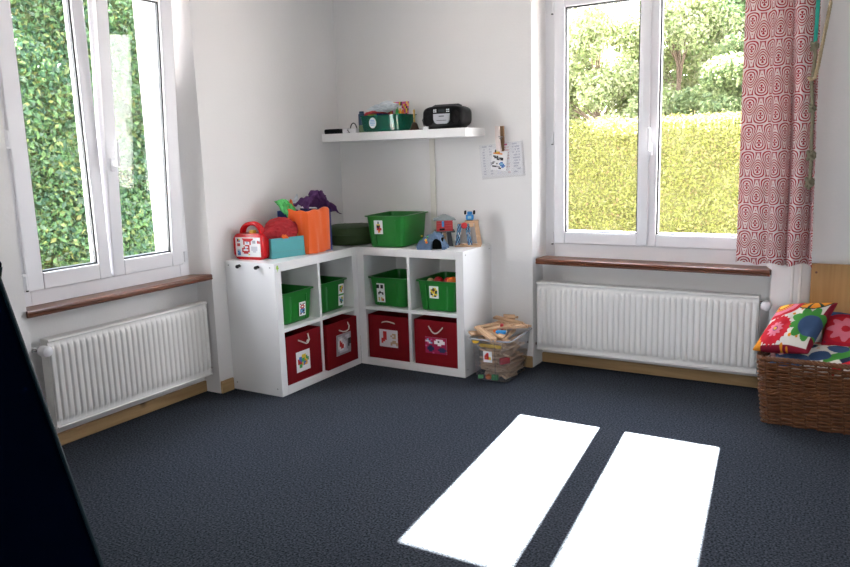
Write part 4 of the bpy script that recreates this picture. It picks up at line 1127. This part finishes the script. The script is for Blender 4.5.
# cushions with a printed flower cotton
def flower(u, v, cx, cy, r, cols, scal=0, ns=18):
    dx, dy = u-cx, v-cy; d = math.hypot(dx, dy)/r; a = math.atan2(dy, dx)
    if scal: d *= 1+scal*(abs(math.sin(a*ns/2))-.5)
    if d > 1: return None
    for lim, c in cols:
        lm = lim
        if isinstance(lim, tuple): lm = lim[0]*(1+lim[1]*math.cos(a*lim[2]))
        if d < lm: return c
    return None
WH, RD, PK, DR = (.74, .70, .64), (.55, .015, .03), (.72, .20, .28), (.25, .01, .03)
OR, DG, GN, BL, NV, YE, PU = (.72, .26, .02), (.02, .05, .03), (.06, .30, .05), (.05, .10, .22), (.02, .03, .07), (.78, .50, .05), (.25, .05, .20)
def pat_main(u, v):
    c = flower(u, v, .28, .28, .26, [(.10, YE), (.17, PU), ((.46, .16, 10), PK), (.88, RD), (1, RD)], .12, 22)
    if c: return c
    c = flower(u, v, .16, .86, .34, [(.25, YE), (.5, RD), (.78, PK), (1, RD)], .0)
    if c:
        if .30 < math.hypot(u-.16, v-.86)/.34*.9 < .42 and int(math.atan2(v-.86, u-.16)*8) % 2: return YE
        return c
    # orange half flower with dark green behind, opening upwards
    du, dv = u-.66, v-1.02
    d = math.hypot(du, dv)/.31
    if d < 1 and v < 1.02:
        a = math.atan2(-dv, du)
        if d > .92: return DG
        k = (a/PI*4) % 1
        return OR if .12 < k < .88 and d > .12 else DG
    c = flower(u, v, .86, .40, .20, [(.8, BL), (1, BL)])
    if c: return c
    du, dv = u-.80, v-.44; d = math.hypot(du, dv)/.33; a = math.atan2(dv, du)
    if d < .70+.30*abs(math.cos(a*4.5)) and d > .3: return GN
    for k in range(7):
        a = -1.3+k*.45
        if math.hypot(u-(.26+.37*math.cos(a)), v-(.30+.37*math.sin(a))) < .028: return OR
        if math.hypot(u-(.30+.46*math.cos(a)), v-(.34+.46*math.sin(a))) < .022: return OR
    if u < .14 and v < .24+.1*math.sin(u*20): return OR
    if v < .03: return DR
    if u > .95: return DR
    return WH
def pat_red(u, v):
    c = flower(u, v, .3, .55, .36, [(.18, RD), ((.62, .2, 8), PK), (.8, RD), (1, (.42, .01, .03))])
    if c: return c
    if abs(v-.30) < .03 and int(u*22) % 2: return NV
    if v > .84: return BL
    return (.40, .01, .03) if v > .12 else DR
def pat_cool(u, v):
    c = flower(u, v, .30, .40, .13, [(1, BL)]) or flower(u, v, .50, .62, .12, [(1, BL)]) or flower(u, v, .17, .72, .10, [(1, NV)])
    if c: return c
    if abs(v-.30-u*.9+.35) < .10 and u > .35: return GN
    if abs(v-.1-u*.9+.45) < .07 and u > .45: return RD
    c = flower(u, v, .78, .35, .26, [((.5, .2, 6), BL), (1, NV)]) or flower(u, v, .92, .10, .2, [(.5, DG), (1, OR)]) or flower(u, v, .7, .8, .2, [((.7, .25, 6), GN)])
    if c: return c
    if v > .88: return RD
    if math.hypot((u*9) % 1-.5, (v*9) % 1-.5) < .17 and v > .6: return OR
    return WH
def pat_dark(u, v):
    c = flower(u, v, .25, .5, .2, [(.5, PK), (1, RD)]) or flower(u, v, .7, .45, .3, [((.7, .2, 8), GN)])
    if c: return c
    return DG if v > .35 else BL
def cushion(label, c, ax, up, w, h, th, fn, n=110, shear=0.0, quad=None):
    def quad_at(q, a, b): return q[0]*(1-a)*(1-b)+q[1]*a*(1-b)+q[2]*a*b+q[3]*(1-a)*b
    if quad is not None: quad = [Vector(q) for q in quad]; ax = quad[1]-quad[0]+quad[2]-quad[3]; up = quad[3]-quad[0]+quad[2]-quad[1]
    ax = Vector(ax).normalized(); up = Vector(up); up = (up-ax*up.dot(ax)).normalized(); nn = ax.cross(up)
    verts, cols, faces = [], [], []; N = n+1
    for side in (1, -1):
        for j in range(N):
            for i in range(N):
                u, v = i/n, j/n; a, b = 2*u-1, 2*v-1
                e = max(0, (1-a*a)*(1-b*b)) ** .42
                k = 1-.055*(1-abs(a)**3)*b*b*0 
                pin = .93+.07*abs(a*b) ** .7*1.0
                x = a*w/2*(1-.07*(1-b*b) * 0 - .06*(1-abs(b)) ) if False else a*w/2*(.94+.06*b*b)
                y = b*h/2*(.94+.06*a*a)
                wr = .006*noise.noise(Vector((u*4, v*4, side*3+w*10)))*e*2+.003*noise.noise(Vector((u*11, v*11, side+w*7)))*e
                x += shear*y
                p = (Vector(c)+ax*x+up*y if quad is None else quad_at(quad, .5+x/w, .5+y/h))+nn*(side*th/2*e+wr)
                verts.append(tuple(p)); cols.append((*fn(u, v), 1))
        o = 0 if side == 1 else N*N
        for j in range(n):
            for i in range(n):
                f = (o+j*N+i, o+j*N+i+1, o+(j+1)*N+i+1, o+(j+1)*N+i)
                faces.append(f if side == 1 else f[::-1])
    me = bpy.data.meshes.new('cushion'); me.from_pydata(verts, [], faces); paint(me, cols)
    o = link('cushion', me, M['cotton'], None, False, True)
    return tag(o, label, 'cushion', 'flowery cushions in the basket')
cushion('white cushion with a red flower and orange half flower lying on the basket', (2.995, -.215, .448), (1, .02, .035), (.10, .70, .52), .325, .330, .15, pat_main, 150, 0, [(2.812, -.385, .362), (3.062, -.385, .372), (3.165, -.10, .575), (2.900, -.10, .535)])
cushion('dark red cushion with pink flower at the right behind the white cushion', (3.265, -.150, .405), (1, 0, -.12), (.02, .7, .5), .33, .33, .10, pat_red)
cushion('cushion with blue dots and green leaf, low in the front of the basket', (3.190, -.280, .320), (1, -.05, .06), (0, .75, .35), .42, .26, .11, pat_cool)
cushion('dark green and blue cushion tucked low at the left of the basket', (3.020, -.230, .295), (1, 0, 0), (0, 1, .05), .27, .27, .10, pat_dark)
cushion('cushion with a blue corner standing at the back of the basket', (3.005, -.092, .432), (1, .0, .05), (.0, .12, 1), .205, .205, .055, lambda u, v: BL if v > .72 and u < .5 else (GN if v > .6 else WH))
bm = NB(); pts = [(2.905, -.335+.012*0, .325), (2.900, -.33, .345), (2.906, -.335, .362), (2.922, -.342, .368), (2.936, -.345, .360), (2.94, -.345, .345)]
tube(bm, pts, .011, 10); tag(obj('cord_bundle', bm, mat('pink_white_cord', (.65, .32, .32), .8), smooth=True), 'pink and white rolled cord at the left corner of the basket', 'cord')

# pine board on the right
def pine():
    t = thing('pine_board', 'pine board standing against the back wall behind the basket', 'board', (3.55, -.032, 0))
    bm = NB(); 
    box(bm, 3.032, 4.08, -.044, -.019, 0, .763, .002); obj('panel', bm, M['pine'], t)
    bm = NB(); tube(bm, [(3.056, -.0445, .718), (3.056, -.0465, .718)], .006, 10); obj('screw_hole', bm, M['brown'], t)
pine()

# ------------------------------------------------------------------ curtain and ropes
def curtain():
    t = thing('curtain', 'red and white ogee-patterned curtain beside the back window', 'curtain', (2.86, -.115, .76))
    nu, nv = 170, 60; verts = []; uvs = []; faces = []
    ztop, zbot = 2.50, .762
    for j in range(nv+1):
        v = j/nv; z = ztop+(zbot-ztop)*v
        xl, xr = 2.668+.008*v, 3.010+.040*v
        pts = []
        for i in range(nu+1):
            u = i/nu; x = xl+(xr-xl)*u
            a = .004+.030*min(1, max(0, (u-.30)/.2))
            y = -.115+a*math.sin(2*PI*(u*3.6+.12*math.sin(v*4+u*3)) + .35*math.sin(v*2.3))+.010*math.sin(u*PI*2.2+1)+.004*math.sin(v*9+u*12)
            x += .012*math.sin(2*PI*u*3.6+1.2)*min(1, max(0, (u-.3)/.2))
            zz = z+(.006*math.sin(u*17)+.004*math.sin(u*41)-.016*u*u*0)*v
            pts.append((x, y, zz))
        s = 0
        for i, p in enumerate(pts):
            if i: s += math.hypot(p[0]-pts[i-1][0], p[1]-pts[i-1][1])
            verts.append(p); uvs.append((s+.012, p[2]))
    W1 = nu+1
    for j in range(nv):
        for i in range(nu): faces.append((j*W1+i, j*W1+i+1, (j+1)*W1+i+1, (j+1)*W1+i))
    me = bpy.data.meshes.new('curtain_cloth'); me.from_pydata(verts, [], faces)
    ul = me.uv_layers.new(name='UVMap')
    for lp in me.loops: ul.data[lp.index].uv = uvs[lp.vertex_index]
    o = link('curtain_cloth', me, M['curtain'], t, False, True)
    md = o.modifiers.new('thickness', 'SOLIDIFY'); md.thickness = .0015
curtain()
def rail():
    t = thing('curtain_rail', 'white curtain rail above the back window', 'curtain rail', (2.15, -.10, 2.5))
    bm = NB(); tube(bm, [(1.25, -.115, 2.515), (3.2, -.115, 2.515)], .012, 12); obj('rod', bm, M['pvc'], t, False, True)
    for x in (1.35, 3.12):
        bm = NB(); box(bm, x-.012, x+.012, -.115, 0, 2.495, 2.535); obj('bracket', bm, M['pvc'], t)
rail()
def ropes():
    y = -.175
    def P(x, z, dy=0): return (x, y+dy, z)
    # knotted olive rope, from the strap down
    t = thing('knotted_rope', 'olive grey knotted rope hanging at the right edge of the curtain', 'rope', (3.02, y, 1.15))
    path = [P(2.995, 1.838), P(3.003, 1.79), P(3.000, 1.73), P(2.993, 1.67), P(3.000, 1.60), P(3.006, 1.52), P(3.007, 1.40), P(3.012, 1.28), P(3.010, 1.19), P(3.008, 1.15)]
    bm = NB(); tube(bm, path, .0085, 8); obj('cord', bm, M['hempd'], t, False, True)
    for x, z, s in ((2.998, 1.832, 1.0), (3.004, 1.54, .9), (3.010, 1.315, 1.15), (3.010, 1.185, 1.15)):
        bm = NB(); pa = [(x+.013*s*math.cos(a*2.1), y+.012*s*math.sin(a*2.1), z+.016*s*math.cos(a*3.3+1)) for a in [i*.32 for i in range(20)]]
        tube(bm, pa, .0072*s, 8); obj('knot', bm, M['hempd'], t, False, True)
    # light rope looping down from the ceiling to the hook-like end
    t2 = thing('beige_rope', 'beige twisted rope hanging from above with a looped end', 'rope', (3.02, y-.02, 1.68))
    base = [P(3.062, 2.615, -.02), P(3.060, 2.30, -.02), P(3.056, 2.02, -.022), P(3.044, 1.92, -.025), P(3.030, 1.82, -.025), P(3.020, 1.74, -.025), P(3.008, 1.682, -.025), P(2.992, 1.672, -.025), P(2.982, 1.688, -.022)]
    fine = []
    for i in range(len(base)-1):
        for k in range(14):
            f = k/14; fine.append(tuple(base[i][c]*(1-f)+base[i+1][c]*f for c in range(3)))
    fine.append(base[-1])
    for ph in (0, 2*PI/3, 4*PI/3):
        bm = NB(); s = 0; path = []
        for i, p in enumerate(fine):
            if i: s += math.dist(p, fine[i-1])
            path.append((p[0]+.0042*math.cos(s*150+ph), p[1]+.0042*math.sin(s*150+ph), p[2]))
        tube(bm, path, .0052, 6); obj('strand', bm, M['hemp'], t2, False, True)
    t3 = thing('webbing_strap', 'flat turquoise strap holding the knotted rope beside the curtain', 'strap', (3.01, y, 1.84))
    bm = NB(); prism(bm, [(2.994, 1.842), (3.008, 1.842), (3.020, 2.615), (3.004, 2.615)], 'y', y-.002, y+.002); obj('webbing', bm, M['strap'], t3)
    bm = NB(); prism(bm, [(2.992, 1.842), (2.999, 1.842), (3.002, 2.10), (2.994, 2.10)], 'y', y-.006, y-.003); obj('strap_tail', bm, M['strap'], t3)
ropes()

# ------------------------------------------------------------------ folding gym mat at the left
def gym_mat():
    t = thing('folding_mat', 'navy blue folding gym mat standing like a tent at the left', 'gym mat', (.80, -3.55, 0))
    ya, yb = -2.955, -4.15; top = (.790, 1.085); th = .055
    for nm, foot in (('mat_panel', 1.236), ('mat_panel', .344)):
        s = 1 if foot > top[0] else -1
        d = Vector((foot-top[0], 0, -top[1])).normalized(); n = Vector((-d.z, 0, d.x)) if s > 0 else Vector((d.z, 0, -d.x))
        if n.x*s < 0: n = -n
        L = math.hypot(foot-top[0], top[1])-.004
        bm = NB(); vs = box(bm, 0, L, yb, ya, -th, 0, .016, 4)
        mt = Matrix(((d.x, 0, n.x, top[0]), (0, 1, 0, 0), (d.z, 0, n.z, top[1]), (0, 0, 0, 1)))
        bmesh.ops.transform(bm, matrix=mt, verts=bm.verts[:])
        zmin = min(v.co.z for v in bm.verts)
        bmesh.ops.translate(bm, vec=(0, 0, -zmin), verts=bm.verts[:])
        p = obj(nm, bm, M['navy'], t, False, True)
        o0 = Vector((top[0], 0, top[1]-zmin))
        bm = NB(); a = o0+d*.02+n*.001; b = o0+d*(L-.02)+n*.001
        tube(bm, [(a.x, ya-.014, a.z), (b.x, ya-.014, b.z)], .007, 8); tube(bm, [(a.x-n.x*th, ya-.010, a.z-n.z*th), (b.x-n.x*th, ya-.010, b.z-n.z*th)], .006, 8)
        e = obj('piping', bm, M['tealedge'], p, False, True); e['label'] = 'dark teal piping along the seam'
    bm = NB(); tube(bm, [(top[0], yb+.02, top[1]+.012), (top[0], ya-.02, top[1]+.012)], .014, 10); obj('fold_seam', bm, M['navy'], t, False, True)
gym_mat()

# ------------------------------------------------------------------ garden
def leaves(name, pts, nrm, size, cols, parent=None, flat=.5, m=None):
    """one mesh of folded leaf blades; pts (n,3), nrm (n,3) outward, size scalar, cols (n,3)"""
    n = len(pts); rng = np.random.default_rng(len(pts)+int(size*1e4))
    d = nrm*flat+rng.normal(size=(n, 3))*.6; d /= np.linalg.norm(d, axis=1, keepdims=True)
    a = np.cross(d, rng.normal(size=(n, 3))); a /= np.linalg.norm(a, axis=1, keepdims=True); b = np.cross(d, a)
    s = size*rng.uniform(.6, 1.35, (n, 1))
    tip, base = pts+a*s, pts-a*s
    l = pts+b*s*.55+d*s*.18; r = pts-b*s*.55+d*s*.18
    V = np.stack([base, l, tip, r], 1).reshape(-1, 3)
    k = np.arange(n)*4
    F = np.concatenate([np.stack([k, k+1, k+2], 1), np.stack([k, k+2, k+3], 1)])
    me = bpy.data.meshes.new(name); me.from_pydata(V.tolist(), [], F.tolist())
    c4 = np.repeat(np.concatenate([cols, np.ones((n, 1))], 1), 4, axis=0); paint(me, c4)
    return link(name, me, m or M['leaf'], parent)
rng = np.random.default_rng(3)
def pick(pal, n, w=None):
    pal = np.array(pal); i = rng.choice(len(pal), n, p=w); return np.clip(pal[i]*rng.uniform(.8, 1.2, (n, 1)), 0, 1)

bm = NB(); box(bm, -14, 16, -12, 30, -.75, -.70); tag(obj('ground', bm, M['ground']), None, None, None, 'structure')

def garden_hedge():
    x0, x1, y0, y1, z1 = -2.4, 3.4, 6.0, 6.8, 1.70
    t = thing('hedge', 'clipped yellow-green hedge beyond the back window', 'hedge', ((x0+x1)/2, 6.5, -.7))
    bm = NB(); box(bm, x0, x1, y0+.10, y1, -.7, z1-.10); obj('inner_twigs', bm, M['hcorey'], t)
    n = 64000
    x = rng.uniform(x0, x1, n); z = rng.uniform(-.5, z1, n)
    dep = np.abs(rng.normal(size=n))*.07
    bumps = .05*np.sin(x*5.1+np.sin(z*4))*np.sin(z*6.3+x*1.3)
    P = np.stack([x, y0+dep+bumps, z], 1); N = np.tile([0, -1., .35], (n, 1))
    n2 = 12000
    P2 = np.stack([rng.uniform(x0, x1, n2), rng.uniform(y0-.03, y1, n2), z1+rng.normal(size=n2)*.035], 1); N2 = np.tile([0, -.2, 1.], (n2, 1))
    Pa = np.concatenate([P, P2]); Na = np.concatenate([N, N2])
    c = .29*pick([(.57, .59, .15), (.51, .55, .13), (.62, .61, .19), (.43, .47, .11), (.58, .43, .20), (.60, .61, .25)], len(Pa), [.27, .25, .17, .12, .07, .12])
    c[len(P):] *= .5  # top leaves coloured darker to offset the sun burning them out
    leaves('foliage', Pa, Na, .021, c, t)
garden_hedge()

def tree(label, x, y, zc, rx, rz_, pal, n, size, trunk=True, clumps=60, name='tree', seed=1):
    r = np.random.default_rng(seed)
    t = thing(name, label, 'tree', (x, y, -.7), 0, 'garden trees beyond the back window')
    bm = NB(); tube(bm, [(x, y, -.7), (x+.05, y, zc*.5), (x-.04, y, zc+rz_*.3), (x, y, zc+rz_*.75)], [.07, .06, .03, .012], 8)
    ends = []
    for k in range(clumps):
        a = r.uniform(0, 2*PI); h = r.uniform(-.95, .95); rr = math.sqrt(1-h*h*.9)*r.uniform(.35, .95)
        c = np.array([x+rx*rr*math.cos(a), y+rx*rr*math.sin(a), zc+rz_*h]); ends.append(c)
        if k % 2 == 0: tube(bm, [(x, y, max(-.3, zc+rz_*h*.6-.4)), tuple(c)], [.022, .006], 5)
    obj('trunk', bm, M['bark'], t, False, True)
    P = []; N = []
    for c in ends:
        m_ = n//clumps; q = r.normal(size=(m_, 3)); q /= np.linalg.norm(q, axis=1, keepdims=True)
        rad = r.uniform(.2, 1, (m_, 1)) ** .5*np.array([.26*rx+.10, .26*rx+.10, .17*rz_+.06])
        P.append(c+q*rad); N.append(q)
    P = np.concatenate(P); N = np.concatenate(N)
    leaves('crown', P, N, size, .45*pick(pal, len(P)), t)
PALE = [(.42, .50, .20), (.52, .56, .28), (.34, .44, .16), (.58, .60, .36)]
MID = [(.22, .36, .14), (.30, .42, .18), (.16, .28, .10), (.38, .46, .20)]
DARK = [(.15, .22, .09), (.21, .28, .11), (.26, .33, .14), (.34, .40, .17)]
tree('pale feathery tree at the left beyond the back window', -.95, 8.6, 1.9, 1.05, 1.7, PALE, 45000, .036, seed=4)
tree('pale green tree in the middle of the left pane of the back window', .25, 9.4, 2.2, 1.05, 1.7, PALE, 45000, .036, seed=5)
tree('dark bushy tree low in the right pane of the back window', 1.55, 8.4, 1.75, 1.0, 1.15, DARK, 45000, .038, seed=6)
tree('tall mid green tree behind the dark bushy tree', .95, 11.2, 3.0, 1.35, 2.0, MID, 45000, .050, seed=7)
tree('mid green tree at the right beyond the back window', 3.0, 9.6, 2.3, 1.2, 1.9, MID, 40000, .042, seed=8)
tree('pale tree far left beyond the back window', -2.6, 10.5, 2.4, 1.3, 2.0, PALE, 26000, .052, seed=9)

def ivy_wall():
    xw = -3.0
    t = thing('tall_hedge', 'tall leafy green hedge close outside the left window', 'hedge', (xw, .8, -.7))
    y0, y1, z1 = -1.15, 3.4, 3.9
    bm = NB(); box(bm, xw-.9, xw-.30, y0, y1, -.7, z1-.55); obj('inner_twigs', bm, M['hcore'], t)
    n = 75000
    y = rng.uniform(y0, y1, n); z = rng.uniform(-.6, z1, n)
    b = .26*np.sin(y*2.3+1.3*np.sin(z*1.9))*np.sin(z*2.7+y*.8)+.10*np.sin(y*6.1+z*2.2)*np.sin(z*5.7)
    x = xw+b-np.abs(rng.normal(size=n))*.10+np.where(z > 3.1, -(z-3.1)*.5, 0)
    P = np.stack([x, y, z], 1)
    N = np.tile([1., .1, .45], (n, 1))
    c = .40*pick([(.11, .24, .10), (.15, .30, .10), (.06, .15, .08), (.24, .33, .11), (.16, .26, .16), (.32, .36, .11)], n, [.25, .26, .20, .13, .13, .03])
    leaves('foliage', P, N, .030, c, t)
ivy_wall()
def yard_tree():
    pal = [(.34, .48, .12), (.46, .58, .16), (.24, .38, .10)]
    t = thing('tree', 'bright leafy tree above the tall hedge outside the left window', 'tree', (-4.6, .6, -.7))
    bm = NB(); tube(bm, [(-4.6, .6, -.7), (-4.6, .6, 3.2), (-4.5, .7, 4.4)], [.12, .10, .04], 8); obj('trunk', bm, M['bark'], t, False, True)
    q = rng.normal(size=(12000, 3)); q /= np.linalg.norm(q, axis=1, keepdims=True); rad = rng.uniform(.3, 1, (12000, 1))
    P = np.array([-4.6, .6, 3.9])+q*rad*np.array([1.3, 2.2, 1.3])
    leaves('crown', P, q, .065, pick(pal, len(P))*.5, t)
yard_tree()

# ------------------------------------------------------------------ light
W = bpy.data.worlds.new('sky'); S.world = W; W.use_nodes = True
nt = W.node_tree; bg = nt.nodes['Background']
tc = nt.nodes.new('ShaderNodeTexCoord'); sx = nt.nodes.new('ShaderNodeSeparateXYZ'); nt.links.new(tc.outputs['Generated'], sx.inputs[0])
rp = nt.nodes.new('ShaderNodeValToRGB'); nt.links.new(sx.outputs['Z'], rp.inputs['Fac'])
rp.color_ramp.elements[0].position = 0; rp.color_ramp.elements[0].color = (1, .955, .97, 1)
rp.color_ramp.elements[1].position = .8; rp.color_ramp.elements[1].color = (.75, .80, .96, 1)
nt.links.new(rp.outputs['Color'], bg.inputs['Color']); bg.inputs['Strength'].default_value = 9.0
sun = bpy.data.lights.new('sun', 'SUN'); sun.energy = 140; sun.angle = .0093; sun.color = (1, .96, .90)
so = bpy.data.objects.new('sun', sun); COL.objects.link(so); so.location = (1, 4, 6)
so.rotation_euler = Vector((.103, -1, -.914)).to_track_quat('-Z', 'Y').to_euler()
def portal(loc, rot, w, h):
    l = bpy.data.lights.new('sky_portal', 'AREA'); l.shape = 'RECTANGLE'; l.size = w; l.size_y = h; l.cycles.is_portal = True
    o = bpy.data.objects.new('sky_portal', l); COL.objects.link(o); o.location = loc; o.rotation_euler = rot
portal((2.15, .36, 1.53), (-PI/2, 0, 0), 1.37, 1.66)
portal((3.95, YR-.32, 1.52), (PI/2, 0, 0), 1.0, 1.35)
portal((-.36, -1.87, 1.53), (PI/2, 0, -PI/2), 1.1, 1.66)

# ------------------------------------------------------------------ camera
f, cx, cy, cz, yaw, pit, rol = 749.315, 3.30136625, -4.33826782, 1.39252964, .5449223, -.17444573, -.03090413
fw = Vector((-math.sin(yaw)*math.cos(pit), math.cos(yaw)*math.cos(pit), math.sin(pit)))
r0 = Vector((math.cos(yaw), math.sin(yaw), 0)); u0 = r0.cross(fw)
Rv = r0*math.cos(rol)+u0*math.sin(rol); Uv = -r0*math.sin(rol)+u0*math.cos(rol)
cam = bpy.data.cameras.new('camera'); co = bpy.data.objects.new('camera', cam); COL.objects.link(co)
cam.sensor_fit = 'HORIZONTAL'; cam.sensor_width = 36; cam.lens = 36*f/850; cam.clip_start = .05; cam.clip_end = 200
co.matrix_world = Matrix(((Rv.x, Uv.x, -fw.x, cx), (Rv.y, Uv.y, -fw.y, cy), (Rv.z, Uv.z, -fw.z, cz), (0, 0, 0, 1)))
S.camera = co
vs = S.view_settings; vs.view_transform = 'Standard'; vs.look = 'None'; vs.gamma = 1; vs.exposure = 1.38; vs.use_curve_mapping = False
S.cycles.max_bounces = 10; S.cycles.diffuse_bounces = 4; S.cycles.transparent_max_bounces = 24; S.cycles.sample_clamp_indirect = 6; S.cycles.caustics_reflective = False; S.cycles.caustics_refractive = False
